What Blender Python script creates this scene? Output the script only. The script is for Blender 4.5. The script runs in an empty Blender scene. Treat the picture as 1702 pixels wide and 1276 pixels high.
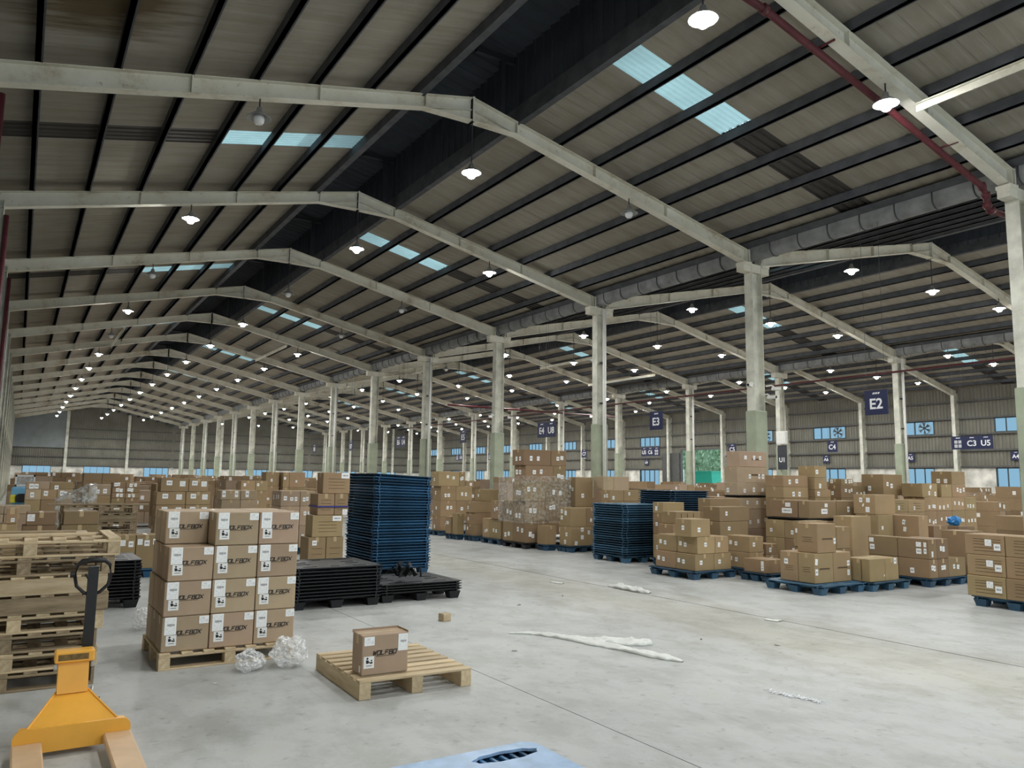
import bpy, math, random
from mathutils import Vector, Matrix, Euler

# ------------------------------------------------------------------ camera, world, exposure
scene = bpy.context.scene
col = scene.collection
R = math.radians
cam_d = bpy.data.cameras.new('camera')
cam = bpy.data.objects.new('camera', cam_d)
col.objects.link(cam)
cam_d.sensor_fit = 'HORIZONTAL'
cam_d.sensor_width = 36.0
cam_d.lens = 36.0 * 1283.08 / 1702.0
cam_d.clip_end = 400
right = Vector((0.84356257, -0.53683882, 0.01436181))
up = Vector((-0.07864412, -0.09703451, 0.99216904))
fwd = Vector((0.53124127, 0.83808614, 0.12407389))
cam.matrix_world = Matrix(((right.x, up.x, -fwd.x, 0.0), (right.y, up.y, -fwd.y, 0.0), (right.z, up.z, -fwd.z, 1.6), (0, 0, 0, 1)))
scene.camera = cam
scene.view_settings.view_transform = 'Standard'
scene.view_settings.look = 'None'
scene.view_settings.gamma = 1.0
scene.view_settings.use_curve_mapping = False
scene.view_settings.exposure = -0.3
scene.cycles.use_denoising = True
scene.cycles.max_bounces = 7
scene.cycles.diffuse_bounces = 4
scene.cycles.transparent_max_bounces = 10
scene.cycles.use_adaptive_sampling = True
scene.cycles.adaptive_threshold = 0.04
scene.cycles.sample_clamp_indirect = 6.0
scene.cycles.caustics_reflective = False
scene.cycles.caustics_refractive = False

world = bpy.data.worlds.new('sky')
scene.world = world
world.use_nodes = True
wn = world.node_tree.nodes
wn['Background'].inputs[0].default_value = (0.66, 0.86, 1.0, 1)
wn['Background'].inputs[1].default_value = 2.6

LAMP_POWER = 300.0

# ------------------------------------------------------------------ building dimensions (metres, camera stands at the origin)
X0, NW, BAY, YA = -1.109, 16.031, 6.0, 12.512
HE, HA = 7.236, 8.975
HALF = NW / 2
SL = (HA - HE) / HALF
KS = list(range(-4, 15))                 # frame indices: -1 is the first beam in view
def FY(k): return YA + BAY * k
YB, YF = FY(-4), FY(14)
XW = X0 + 3 * NW                          # window wall
SHEET = 0.2                               # roof sheets lie on purlins above the beams
rng = random.Random(7)

# ------------------------------------------------------------------ mesh helpers
class MB:
    def __init__(s): s.v, s.f, s.m = [], [], []
    def add(s, vs, fs, mi=0):
        n = len(s.v); s.v += [tuple(p) for p in vs]
        for f in fs: s.f.append(tuple(n + i for i in f)); s.m.append(mi)
        return s
    def box(s, x0, x1, y0, y1, z0, z1, mi=0):
        vs = [(x0,y0,z0),(x1,y0,z0),(x1,y1,z0),(x0,y1,z0),(x0,y0,z1),(x1,y0,z1),(x1,y1,z1),(x0,y1,z1)]
        return s.add(vs, [(3,2,1,0),(4,5,6,7),(0,1,5,4),(1,2,6,5),(2,3,7,6),(3,0,4,7)], mi)
    def cham(s, x0, x1, y0, y1, z0, z1, c, mi=0):
        X, Y, Z = (x0, x1), (y0, y1), (z0, z1)
        idx, vs = {}, []
        for a in (0, 1):
            for b in (0, 1):
                for d in (0, 1):
                    sx, sy, sz = (c if a == 0 else -c), (c if b == 0 else -c), (c if d == 0 else -c)
                    for ax in range(3):
                        p = [X[a] + sx, Y[b] + sy, Z[d] + sz]
                        p[ax] = (X[a], Y[b], Z[d])[ax]
                        idx[a, b, d, ax] = len(vs); vs.append(tuple(p))
        fs = []
        for ax in range(3):
            o = [i for i in range(3) if i != ax]
            for sd in (0, 1):
                q = []
                for (p, r) in ((0, 0), (1, 0), (1, 1), (0, 1)):
                    k = [0, 0, 0]; k[ax] = sd; k[o[0]] = p; k[o[1]] = r
                    q.append(idx[k[0], k[1], k[2], ax])
                flip = (sd == 0) ^ (ax == 1)
                fs.append(tuple(q[::-1] if flip else q))
        cen = Vector(((x0+x1)/2, (y0+y1)/2, (z0+z1)/2))
        def orient(q):
            a, b, d = (Vector(vs[i]) for i in q[:3]); n = (b - a).cross(d - a)
            m = sum((Vector(vs[i]) for i in q), Vector()) / len(q)
            return tuple(q) if n.dot(m - cen) > 0 else tuple(q[::-1])
        for ax in range(3):
            o = [i for i in range(3) if i != ax]
            for p in (0, 1):
                for r in (0, 1):
                    k0 = [0, 0, 0]; k0[o[0]] = p; k0[o[1]] = r
                    k1 = list(k0); k1[ax] = 1
                    fs.append(orient([idx[(*k0, o[0])], idx[(*k1, o[0])], idx[(*k1, o[1])], idx[(*k0, o[1])]]))
        for a in (0, 1):
            for b in (0, 1):
                for d in (0, 1): fs.append(orient([idx[a, b, d, 0], idx[a, b, d, 1], idx[a, b, d, 2]]))
        return s.add(vs, fs, mi)
    def tube(s, pts, r, n=8, mi=0, caps=True):
        pts = [Vector(p) for p in pts]; rings = []
        rr = r if isinstance(r, (list, tuple)) else [r] * len(pts)
        base = len(s.v)
        for i, p in enumerate(pts):
            d = (pts[min(i+1, len(pts)-1)] - pts[max(i-1, 0)]).normalized()
            a = d.cross(Vector((0, 0, 1)))
            if a.length < 1e-4: a = Vector((1, 0, 0))
            a.normalize(); b = d.cross(a)
            s.v += [tuple(p + rr[i] * (math.cos(2*math.pi*j/n) * a + math.sin(2*math.pi*j/n) * b)) for j in range(n)]
        for i in range(len(pts) - 1):
            for j in range(n):
                s.f.append((base+i*n+j, base+i*n+(j+1) % n, base+(i+1)*n+(j+1) % n, base+(i+1)*n+j)); s.m.append(mi)
        if caps:
            s.f.append(tuple(base + j for j in range(n))[::-1]); s.m.append(mi)
            s.f.append(tuple(base + (len(pts)-1)*n + j for j in range(n))); s.m.append(mi)
        return s
    def lathe(s, prof, n=14, c=(0, 0, 0), mi=0):
        base = len(s.v)
        for (r, z) in prof:
            s.v += [(c[0] + r*math.cos(2*math.pi*j/n), c[1] + r*math.sin(2*math.pi*j/n), c[2] + z) for j in range(n)]
        for i in range(len(prof) - 1):
            for j in range(n):
                s.f.append((base+i*n+j, base+i*n+(j+1) % n, base+(i+1)*n+(j+1) % n, base+(i+1)*n+j)); s.m.append(mi)
        return s
    def prism(s, poly, ax, a0, a1, mi=0):
        """poly of 2-D points extruded along axis ax ('x','y','z')"""
        def P(p, a): return {'x': (a, p[0], p[1]), 'y': (p[0], a, p[1]), 'z': (p[0], p[1], a)}[ax]
        n = len(poly)
        vs = [P(p, a0) for p in poly] + [P(p, a1) for p in poly]
        area = sum(poly[i][0]*poly[(i+1) % n][1] - poly[(i+1) % n][0]*poly[i][1] for i in range(n))
        ccw = (area > 0) ^ (ax == 'y')
        fs = [tuple(range(n))[::-1], tuple(range(n, 2*n))] + [(i, (i+1) % n, n + (i+1) % n, n + i) for i in range(n)]
        if not ccw: fs = [f[::-1] for f in fs]
        return s.add(vs, fs, mi)
    def mesh(s, name, mats, smooth=False):
        me = bpy.data.meshes.new(name)
        me.from_pydata(s.v, [], s.f)
        for m in (mats if isinstance(mats, (list, tuple)) else [mats]): me.materials.append(m)
        if len(me.materials) > 1: me.polygons.foreach_set('material_index', s.m)
        if smooth: me.polygons.foreach_set('use_smooth', [True] * len(me.polygons))
        me.update()
        return me
    def build(s, name, mats, parent=None, smooth=False, loc=(0, 0, 0), rot=(0, 0, 0)):
        return inst(name, s.mesh(name, mats, smooth), parent, loc, rot)
def inst(name, me, parent=None, loc=(0, 0, 0), rot=(0, 0, 0)):
    o = bpy.data.objects.new(name, me); col.objects.link(o)
    o.parent = parent; o.location = loc; o.rotation_euler = rot
    return o
def tag(o, label, cat, group=None):
    o['label'] = label; o['category'] = cat
    if group: o['group'] = group
    return o
def thing(name, label, cat, loc=(0, 0, 0), rz=0, group=None):
    return tag(inst(name, None, None, loc, (0, 0, rz)), label, cat, group)
def struct(o): o['kind'] = 'structure'; return o
ORD = 'first second third fourth fifth sixth seventh eighth ninth tenth eleventh twelfth thirteenth fourteenth fifteenth sixteenth seventeenth eighteenth nineteenth twentieth twenty-first twenty-second twenty-third twenty-fourth twenty-fifth twenty-sixth twenty-seventh twenty-eighth twenty-ninth thirtieth thirty-first thirty-second thirty-third thirty-fourth thirty-fifth'.split()

# ------------------------------------------------------------------ materials
def nodes(name, rough=0.6, metal=0.0, spec=0.4):
    m = bpy.data.materials.new(name); m.use_nodes = True
    nt = m.node_tree; b = nt.nodes['Principled BSDF']
    b.inputs['Roughness'].default_value = rough; b.inputs['Metallic'].default_value = metal
    b.inputs['Specular IOR Level'].default_value = spec
    return m, nt, b
def N(nt, t, **kw):
    n = nt.nodes.new(t)
    for k, v in kw.items():
        if k in n.inputs: n.inputs[k].default_value = v
        else: setattr(n, k, v)
    return n
def ramp(nt, stops):
    r = nt.nodes.new('ShaderNodeValToRGB')
    e = r.color_ramp.elements
    while len(e) < len(stops): e.new(0.5)
    for i, (p, c) in enumerate(stops): e[i].position = p; e[i].color = (*c, 1)
    return r
def mix(nt, fac, a, b, blend='MIX'):
    n = nt.nodes.new('ShaderNodeMix'); n.data_type = 'RGBA'; n.blend_type = blend
    for s_, v in ((0, fac), (6, a), (7, b)):
        if hasattr(v, 'links') or hasattr(v, 'is_linked'): nt.links.new(v, n.inputs[s_])
        elif isinstance(v, (int, float)): n.inputs[s_].default_value = v
        else: n.inputs[s_].default_value = (*v, 1)
    return n.outputs[2]
def tc(nt, which='Object', scale=(1, 1, 1)):
    t = nt.nodes.new('ShaderNodeTexCoord'); mp = nt.nodes.new('ShaderNodeMapping')
    mp.inputs['Scale'].default_value = scale
    nt.links.new(t.outputs[which], mp.inputs[0])
    return mp.outputs[0]
def noise(nt, vec, scale, detail=4, rough=0.55):
    n = N(nt, 'ShaderNodeTexNoise', Scale=scale, Detail=detail, Roughness=rough)
    nt.links.new(vec, n.inputs['Vector']); return n.outputs['Fac']
def bump(nt, b, h, strength, dist=0.01):
    n = N(nt, 'ShaderNodeBump', Strength=strength, Distance=dist)
    nt.links.new(h, n.inputs['Height']); nt.links.new(n.outputs[0], b.inputs['Normal'])
def flat(name, c, rough=0.6, metal=0.0, spec=0.4, var=0.12, scale=6.0, which='Object', sc=(1, 1, 1), rnd=0.0, bmp=0.0):
    m, nt, b = nodes(name, rough, metal, spec)
    v = tc(nt, which, sc)
    f = noise(nt, v, scale)
    r = ramp(nt, [(0.3, tuple(x * (1 - var) for x in c)), (0.7, tuple(min(1, x * (1 + var)) for x in c))])
    nt.links.new(f, r.inputs[0]); out = r.outputs[0]
    if rnd:
        oi = nt.nodes.new('ShaderNodeObjectInfo')
        hv = nt.nodes.new('ShaderNodeHueSaturation')
        mr = N(nt, 'ShaderNodeMapRange'); mr.inputs[3].default_value = 1 - rnd; mr.inputs[4].default_value = 1 + rnd
        nt.links.new(oi.outputs['Random'], mr.inputs[0]); nt.links.new(mr.outputs[0], hv.inputs['Value'])
        nt.links.new(out, hv.inputs['Color']); out = hv.outputs[0]
    nt.links.new(out, b.inputs['Base Color'])
    if bmp: bump(nt, b, f, bmp)
    return m

M = {}
def mat_floor():
    m, nt, b = nodes('concrete_floor', 0.55, 0, 0.35)
    v = tc(nt, 'Object')
    t = nt.nodes.new('ShaderNodeNewGeometry')
    big = noise(nt, t.outputs['Position'], 0.35, 5, 0.6)
    r1 = ramp(nt, [(0.3, (0.41, 0.418, 0.415)), (0.5, (0.485, 0.495, 0.49)), (0.72, (0.55, 0.558, 0.55))])
    nt.links.new(big, r1.inputs[0])
    mp = nt.nodes.new('ShaderNodeMapping'); mp.inputs['Scale'].default_value = (1.1, 0.75, 1); mp.inputs['Rotation'].default_value = (0, 0, 0.35)
    nt.links.new(t.outputs['Position'], mp.inputs[0])
    st = noise(nt, mp.outputs[0], 2.0, 6, 0.7)
    r2 = ramp(nt, [(0.38, (0.72, 0.71, 0.68)), (0.56, (1, 1, 1)), (0.72, (1.0, 0.97, 0.89))])
    nt.links.new(st, r2.inputs[0])
    c = mix(nt, 0.75, r1.outputs[0], r2.outputs[0], 'MULTIPLY')
    sp = noise(nt, t.outputs['Position'], 9.0, 3, 0.6)
    r3 = ramp(nt, [(0.30, (0.62, 0.61, 0.58)), (0.40, (1, 1, 1))])
    nt.links.new(sp, r3.inputs[0])
    c = mix(nt, 0.55, c, r3.outputs[0], 'MULTIPLY')
    # beige dust trodden along the middle joint
    sx_ = nt.nodes.new('ShaderNodeSeparateXYZ'); nt.links.new(t.outputs['Position'], sx_.inputs[0])
    ab = N(nt, 'ShaderNodeMath', operation='SUBTRACT'); ab.inputs[1].default_value = 7.1; nt.links.new(sx_.outputs[0], ab.inputs[0])
    ab2 = N(nt, 'ShaderNodeMath', operation='ABSOLUTE'); nt.links.new(ab.outputs[0], ab2.inputs[0])
    ma = N(nt, 'ShaderNodeMath', operation='MULTIPLY_ADD'); ma.inputs[1].default_value = 2.6; nt.links.new(st, ma.inputs[0]); nt.links.new(ab2.outputs[0], ma.inputs[2])
    dvv = N(nt, 'ShaderNodeMath', operation='MULTIPLY'); dvv.inputs[1].default_value = 0.3; nt.links.new(ma.outputs[0], dvv.inputs[0])
    r5 = ramp(nt, [(0.45, (0.90, 0.86, 0.76)), (0.80, (1, 1, 1))]); nt.links.new(dvv.outputs[0], r5.inputs[0])
    c = mix(nt, 0.8, c, r5.outputs[0], 'MULTIPLY')
    # thin tyre scratches
    mp2 = nt.nodes.new('ShaderNodeMapping'); mp2.inputs['Scale'].default_value = (14, 0.6, 1); mp2.inputs['Rotation'].default_value = (0, 0, -0.5)
    nt.links.new(t.outputs['Position'], mp2.inputs[0])
    sc = noise(nt, mp2.outputs[0], 1.0, 4, 0.6)
    r4 = ramp(nt, [(0.30, (0.72, 0.71, 0.69)), (0.36, (1, 1, 1))])
    nt.links.new(sc, r4.inputs[0])
    c = mix(nt, 0.28, c, r4.outputs[0], 'MULTIPLY')
    nt.links.new(c, b.inputs['Base Color'])
    rr = N(nt, 'ShaderNodeMapRange'); rr.inputs[3].default_value = 0.38; rr.inputs[4].default_value = 0.7
    nt.links.new(st, rr.inputs[0]); nt.links.new(rr.outputs[0], b.inputs['Roughness'])
    bump(nt, b, sp, 0.08, 0.01)
    return m
M['floor'] = mat_floor()
M['joint'] = flat('floor_joint', (0.17, 0.165, 0.155), 0.9)
def mat_sheet(name, c, stain=0.25, leak=False):
    m, nt, b = nodes(name, 0.85, 0, 0.12)
    g = nt.nodes.new('ShaderNodeNewGeometry')
    f = noise(nt, g.outputs['Position'], 0.5, 5, 0.65)
    r = ramp(nt, [(0.3, tuple(x * (1 - stain) for x in c)), (0.7, c)])
    nt.links.new(f, r.inputs[0])
    mp = nt.nodes.new('ShaderNodeMapping'); mp.inputs['Scale'].default_value = (0.5, 3.5, 0.5)
    nt.links.new(g.outputs['Position'], mp.inputs[0])
    f2 = noise(nt, mp.outputs[0], 1.5, 4, 0.6)
    r2 = ramp(nt, [(0.35, (0.78, 0.74, 0.68)), (0.6, (1, 1, 1))])
    nt.links.new(f2, r2.inputs[0])
    o = mix(nt, 0.6, r.outputs[0], r2.outputs[0], 'MULTIPLY')
    if leak:                                  # old brown rain stain on the sheets above the pallet pile
        mp3 = nt.nodes.new('ShaderNodeMapping'); mp3.inputs['Scale'].default_value = (0.85, 1.0, 0.0); mp3.inputs['Location'].default_value = (-0.35, -10.9, 0)
        nt.links.new(g.outputs['Position'], mp3.inputs[0])
        ln = nt.nodes.new('ShaderNodeVectorMath'); ln.operation = 'LENGTH'; nt.links.new(mp3.outputs[0], ln.inputs[0])
        ad = N(nt, 'ShaderNodeMath', operation='MULTIPLY_ADD'); ad.inputs[1].default_value = 1.6
        nt.links.new(f2, ad.inputs[0]); nt.links.new(ln.outputs['Value'], ad.inputs[2])
        rs = ramp(nt, [(0.62, (0.42, 0.34, 0.24)), (0.95, (1, 1, 1))])
        dv = N(nt, 'ShaderNodeMath', operation='MULTIPLY'); dv.inputs[1].default_value = 0.5; nt.links.new(ad.outputs[0], dv.inputs[0])
        nt.links.new(dv.outputs[0], rs.inputs[0])
        o = mix(nt, 1.0, o, rs.outputs[0], 'MULTIPLY')
    nt.links.new(o, b.inputs['Base Color'])
    return m
M['roof'] = mat_sheet('roof_sheet', (0.37, 0.345, 0.295), 0.22, True)
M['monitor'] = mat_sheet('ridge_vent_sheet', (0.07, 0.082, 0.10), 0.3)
M['wall'] = mat_sheet('wall_sheet', (0.24, 0.235, 0.20), 0.25)
M['wall_new'] = mat_sheet('new_wall_sheet', (0.26, 0.29, 0.30), 0.1)
M['plaster'] = flat('dirty_plaster', (0.68, 0.66, 0.60), 0.85, var=0.35, scale=1.6)
M['purlin'] = flat('purlin_steel', (0.085, 0.09, 0.10), 0.75, 0.0, spec=0.2, var=0.25, scale=3)
M['girt'] = flat('girt_steel', (0.10, 0.10, 0.095), 0.6, 0.2, var=0.2)
def mat_beam():
    m, nt, b = nodes('beam_paint', 0.75, 0, 0.2)
    g = nt.nodes.new('ShaderNodeNewGeometry')
    f = noise(nt, g.outputs['Position'], 1.1, 6, 0.7)
    r = ramp(nt, [(0.30, (0.44, 0.38, 0.28)), (0.45, (0.66, 0.64, 0.54)), (0.7, (0.76, 0.76, 0.68))])
    nt.links.new(f, r.inputs[0])
    f2 = noise(nt, g.outputs['Position'], 7.0, 4, 0.7)
    r2 = ramp(nt, [(0.62, (1, 1, 1)), (0.72, (0.50, 0.46, 0.38))])
    nt.links.new(f2, r2.inputs[0])
    nt.links.new(mix(nt, 0.7, r.outputs[0], r2.outputs[0], 'MULTIPLY'), b.inputs['Base Color'])
    return m
M['beam'] = mat_beam()
M['column'] = flat('column_paint', (0.64, 0.64, 0.56), 0.7, spec=0.2, var=0.28, scale=2.2)
M['casing'] = flat('column_casing_green', (0.36, 0.40, 0.30), 0.7, var=0.2, scale=2.0)
M['galv'] = flat('galvanised_gutter', (0.23, 0.24, 0.245), 0.6, 0.1, var=0.3, scale=3)
M['strap'] = flat('gutter_strap', (0.06, 0.065, 0.07), 0.5, 0.3)
M['red_pipe'] = flat('red_pipe_paint', (0.085, 0.014, 0.020), 0.5, var=0.2)
M['dark_metal'] = flat('dark_metal', (0.045, 0.05, 0.06), 0.5, 0.3)
M['white_metal'] = flat('white_enamel', (0.75, 0.75, 0.72), 0.4, var=0.05)
M['lamp_shade'] = flat('lamp_shade_grey', (0.30, 0.31, 0.31), 0.45, 0.4)
def mat_emit(name, c, s):
    m = bpy.data.materials.new(name); m.use_nodes = True; nt = m.node_tree
    nt.nodes.remove(nt.nodes['Principled BSDF'])
    e = N(nt, 'ShaderNodeEmission'); e.inputs[0].default_value = (*c, 1); e.inputs[1].default_value = s
    nt.links.new(e.outputs[0], nt.nodes['Material Output'].inputs[0]); return m
M['bulb_on'] = mat_emit('lit_bulb', (1.0, 0.99, 0.96), 420.0)
M['bulb_off'] = flat('unlit_bulb', (0.75, 0.76, 0.76), 0.25, var=0.03)
def mat_through(name, tint, dif, fac, rough=0.4):
    m = bpy.data.materials.new(name); m.use_nodes = True; nt = m.node_tree
    nt.nodes.remove(nt.nodes['Principled BSDF'])
    t = N(nt, 'ShaderNodeBsdfTransparent'); t.inputs[0].default_value = (*tint, 1)
    d = N(nt, 'ShaderNodeBsdfTranslucent'); g = nt.nodes.new('ShaderNodeNewGeometry')
    f = noise(nt, g.outputs['Position'], 1.3, 4, 0.6)
    r = ramp(nt, [(0.3, tuple(x * 0.7 for x in dif)), (0.7, dif)])
    nt.links.new(f, r.inputs[0]); nt.links.new(r.outputs[0], d.inputs[0])
    x = N(nt, 'ShaderNodeMixShader'); x.inputs[0].default_value = fac
    nt.links.new(t.outputs[0], x.inputs[1]); nt.links.new(d.outputs[0], x.inputs[2])
    nt.links.new(x.outputs[0], nt.nodes['Material Output'].inputs[0]); return m
M['skylight'] = mat_through('translucent_skylight', (0.27, 0.35, 0.32), (0.36, 0.45, 0.42), 0.7)
M['dirty_sky'] = flat('blackened_translucent_sheet', (0.055, 0.05, 0.045), 0.7, var=0.35, scale=1.0, sc=(0.4, 6, 1))
M['win'] = mat_through('hazy_window_glass', (0.44, 0.52, 0.56), (0.3, 0.4, 0.5), 0.05)
M['win_frame'] = flat('window_frame_dark', (0.05, 0.07, 0.075), 0.5)
M['leaf'] = flat('hedge_leaf', (0.40, 0.53, 0.34), 0.7, var=0.45, scale=3)
M['teal'] = flat('teal_paint', (0.03, 0.38, 0.25), 0.5)
M['outside'] = flat('yard_concrete', (0.5, 0.5, 0.47), 0.8)

def mat_card(name, c, var=0.10):
    m, nt, b = nodes(name, 0.72, 0, 0.25)
    v = tc(nt, 'Object')
    oi = nt.nodes.new('ShaderNodeObjectInfo')
    f = noise(nt, v, 2.5, 4, 0.6)
    r = ramp(nt, [(0.25, tuple(x * (1 - var) for x in c)), (0.75, tuple(x * (1 + var) for x in c))])
    nt.links.new(f, r.inputs[0])
    # fine flutes of the corrugated board
    w = N(nt, 'ShaderNodeTexWave', Scale=60.0, Distortion=0.4); w.wave_type = 'BANDS'; w.bands_direction = 'Z'
    nt.links.new(v, w.inputs['Vector'])
    mr = N(nt, 'ShaderNodeMapRange'); mr.inputs[3].default_value = 0.84; mr.inputs[4].default_value = 1.12
    nt.links.new(oi.outputs['Random'], mr.inputs[0])
    hs = nt.nodes.new('ShaderNodeHueSaturation'); nt.links.new(mr.outputs[0], hs.inputs['Value'])
    m2 = N(nt, 'ShaderNodeMath', operation='MULTIPLY_ADD'); m2.inputs[1].default_value = 7.13; m2.inputs[2].default_value = 0.0
    fr = N(nt, 'ShaderNodeMath', operation='FRACT')
    nt.links.new(oi.outputs['Random'], m2.inputs[0]); nt.links.new(m2.outputs[0], fr.inputs[0])
    mh = N(nt, 'ShaderNodeMapRange'); mh.inputs[3].default_value = 0.488; mh.inputs[4].default_value = 0.512
    nt.links.new(fr.outputs[0], mh.inputs[0]); nt.links.new(mh.outputs[0], hs.inputs['Hue'])
    nt.links.new(r.outputs[0], hs.inputs['Color']); nt.links.new(hs.outputs[0], b.inputs['Base Color'])
    bump(nt, b, w.outputs['Fac'], 0.06, 0.002)
    return m
M['card'] = mat_card('kraft_cardboard', (0.350, 0.248, 0.138))
M['card_grey'] = mat_card('greyish_cardboard', (0.425, 0.318, 0.220))
M['card_dark'] = mat_card('dark_cardboard', (0.265, 0.185, 0.105))
M['tape'] = flat('packing_tape', (0.50, 0.37, 0.21), 0.3, var=0.06)
M['print'] = flat('printed_ink_brown', (0.11, 0.07, 0.04), 0.7, var=0.1)
M['ink'] = flat('black_ink', (0.02, 0.02, 0.02), 0.6, var=0.1)
def mat_sticker(name, kind):
    m, nt, b = nodes(name, 0.45, 0, 0.4)
    g = tc(nt, 'Generated')
    s = nt.nodes.new('ShaderNodeSeparateXYZ'); nt.links.new(g, s.inputs[0])
    def band(sock, lo, hi):
        a = N(nt, 'ShaderNodeMath', operation='GREATER_THAN'); a.inputs[1].default_value = lo
        c_ = N(nt, 'ShaderNodeMath', operation='LESS_THAN'); c_.inputs[1].default_value = hi
        nt.links.new(sock, a.inputs[0]); nt.links.new(sock, c_.inputs[0])
        p = N(nt, 'ShaderNodeMath', operation='MULTIPLY'); nt.links.new(a.outputs[0], p.inputs[0]); nt.links.new(c_.outputs[0], p.inputs[1])
        return p.outputs[0]
    def mul(a, b_):
        p = N(nt, 'ShaderNodeMath', operation='MULTIPLY'); nt.links.new(a, p.inputs[0]); nt.links.new(b_, p.inputs[1]); return p.outputs[0]
    def stripes(vec_scale, th):
        mp = nt.nodes.new('ShaderNodeMapping'); mp.inputs['Scale'].default_value = vec_scale; nt.links.new(g, mp.inputs[0])
        n_ = noise(nt, mp.outputs[0], 1.0, 2, 0.5)
        a = N(nt, 'ShaderNodeMath', operation='GREATER_THAN'); a.inputs[1].default_value = th
        nt.links.new(n_, a.inputs[0]); return a.outputs[0]
    X, Z = s.outputs[0], s.outputs[2]
    if kind == 'bar':
        k = mul(mul(band(X, 0.15, 0.85), band(Z, 0.38, 0.66)), stripes((34, 0.1, 0.2), 0.46))
        ink = 0.85
    elif kind == 'form':
        k1 = mul(mul(band(X, 0.2, 0.85), band(Z, 0.5, 0.62)), stripes((34, 0.1, 0.2), 0.44))
        k2 = mul(band(X, 0.12, 0.88), mul(stripes((3, 0.1, 26), 0.58), band(Z, 0.08, 0.92)))
        a = N(nt, 'ShaderNodeMath', operation='MULTIPLY_ADD'); a.inputs[1].default_value = 0.35
        nt.links.new(k2, a.inputs[0]); nt.links.new(k1, a.inputs[2]); k = a.outputs[0]; ink = 0.7
    else:
        k = mul(mul(band(X, 0.12, 0.6), band(Z, 0.15, 0.85)), stripes((4, 0.1, 18), 0.55)); ink = 0.4
        k3 = mul(band(X, 0.68, 0.92), band(Z, 0.15, 0.55))
        a = N(nt, 'ShaderNodeMath', operation='MULTIPLY_ADD'); a.inputs[1].default_value = 0.5
        nt.links.new(k3, a.inputs[0]); nt.links.new(k, a.inputs[2]); k = a.outputs[0]
    mm = N(nt, 'ShaderNodeMath', operation='MULTIPLY'); mm.inputs[1].default_value = ink; mm.use_clamp = True
    nt.links.new(k, mm.inputs[0])
    nt.links.new(mix(nt, mm.outputs[0], (0.93, 0.94, 0.94), (0.05, 0.05, 0.06)), b.inputs['Base Color'])
    return m
M['st_bar'] = mat_sticker('barcode_sticker', 'bar')
M['st_form'] = mat_sticker('shipping_form_sticker', 'form')
M['st_info'] = mat_sticker('info_sticker', 'info')
M['st_white'] = flat('white_sticker', (0.86, 0.86, 0.85), 0.45, var=0.03)
def mat_wood(name, c1, c2):
    m, nt, b = nodes(name, 0.75, 0, 0.2)
    v = tc(nt, 'Object', (3, 26, 26))
    f = noise(nt, v, 1.0, 5, 0.6)
    oi = nt.nodes.new('ShaderNodeObjectInfo')
    r = ramp(nt, [(0.3, c1), (0.65, c2)])
    nt.links.new(f, r.inputs[0])
    mr = N(nt, 'ShaderNodeMapRange'); mr.inputs[3].default_value = 0.78; mr.inputs[4].default_value = 1.12
    nt.links.new(oi.outputs['Random'], mr.inputs[0])
    hs = nt.nodes.new('ShaderNodeHueSaturation'); nt.links.new(mr.outputs[0], hs.inputs['Value']); nt.links.new(r.outputs[0], hs.inputs['Color'])
    nt.links.new(hs.outputs[0], b.inputs['Base Color'])
    bump(nt, b, f, 0.1, 0.004)
    return m
M['wood'] = mat_wood('pine_wood', (0.47, 0.355, 0.215), (0.66, 0.535, 0.36))
M['wood_old'] = mat_wood('weathered_wood', (0.20, 0.145, 0.09), (0.38, 0.30, 0.195))
M['blue'] = flat('blue_plastic', (0.028, 0.105, 0.21), 0.42, var=0.3, scale=2, rnd=0.45, spec=0.4)
M['navy'] = flat('dark_blue_plastic', (0.03, 0.080, 0.14), 0.42, var=0.25, scale=2, rnd=0.3)
M['teal_p'] = flat('dusty_blue_plastic', (0.05, 0.125, 0.205), 0.5, var=0.3, scale=2, rnd=0.4)
M['lblue'] = flat('scuffed_blue_plastic', (0.29, 0.43, 0.63), 0.4, var=0.18, scale=7, spec=0.5)
M['black'] = flat('black_plastic', (0.013, 0.014, 0.016), 0.45, var=0.3, scale=2, rnd=0.25)
M['orange'] = flat('orange_paint', (0.82, 0.41, 0.055), 0.38, var=0.08, scale=4, spec=0.5)
M['fork'] = flat('worn_fork_top', (0.60, 0.41, 0.25), 0.5, var=0.12, scale=5)
M['black_paint'] = flat('black_handle', (0.012, 0.011, 0.011), 0.4)
M['chrome'] = flat('grey_steel', (0.5, 0.5, 0.5), 0.35, 0.8)
M['warn'] = flat('warning_label_brown', (0.16, 0.10, 0.03), 0.5, var=0.4, scale=40)
M['rag'] = flat('white_cloth', (0.74, 0.75, 0.72), 0.8, var=0.08, scale=12)
M['sign'] = flat('navy_sign', (0.018, 0.024, 0.075), 0.4, var=0.1)
M['sign_white'] = flat('sign_white', (0.85, 0.86, 0.88), 0.5, var=0.03)
M['lightblue'] = flat('light_blue_machine', (0.20, 0.50, 0.78), 0.4, var=0.1)
M['yellow'] = flat('yellow_panel', (0.75, 0.68, 0.08), 0.5)
M['bluebag'] = flat('blue_bag', (0.03, 0.22, 0.55), 0.35, var=0.3, scale=12)
M['strapblue'] = flat('blue_strap', (0.03, 0.03, 0.22), 0.4)
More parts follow.
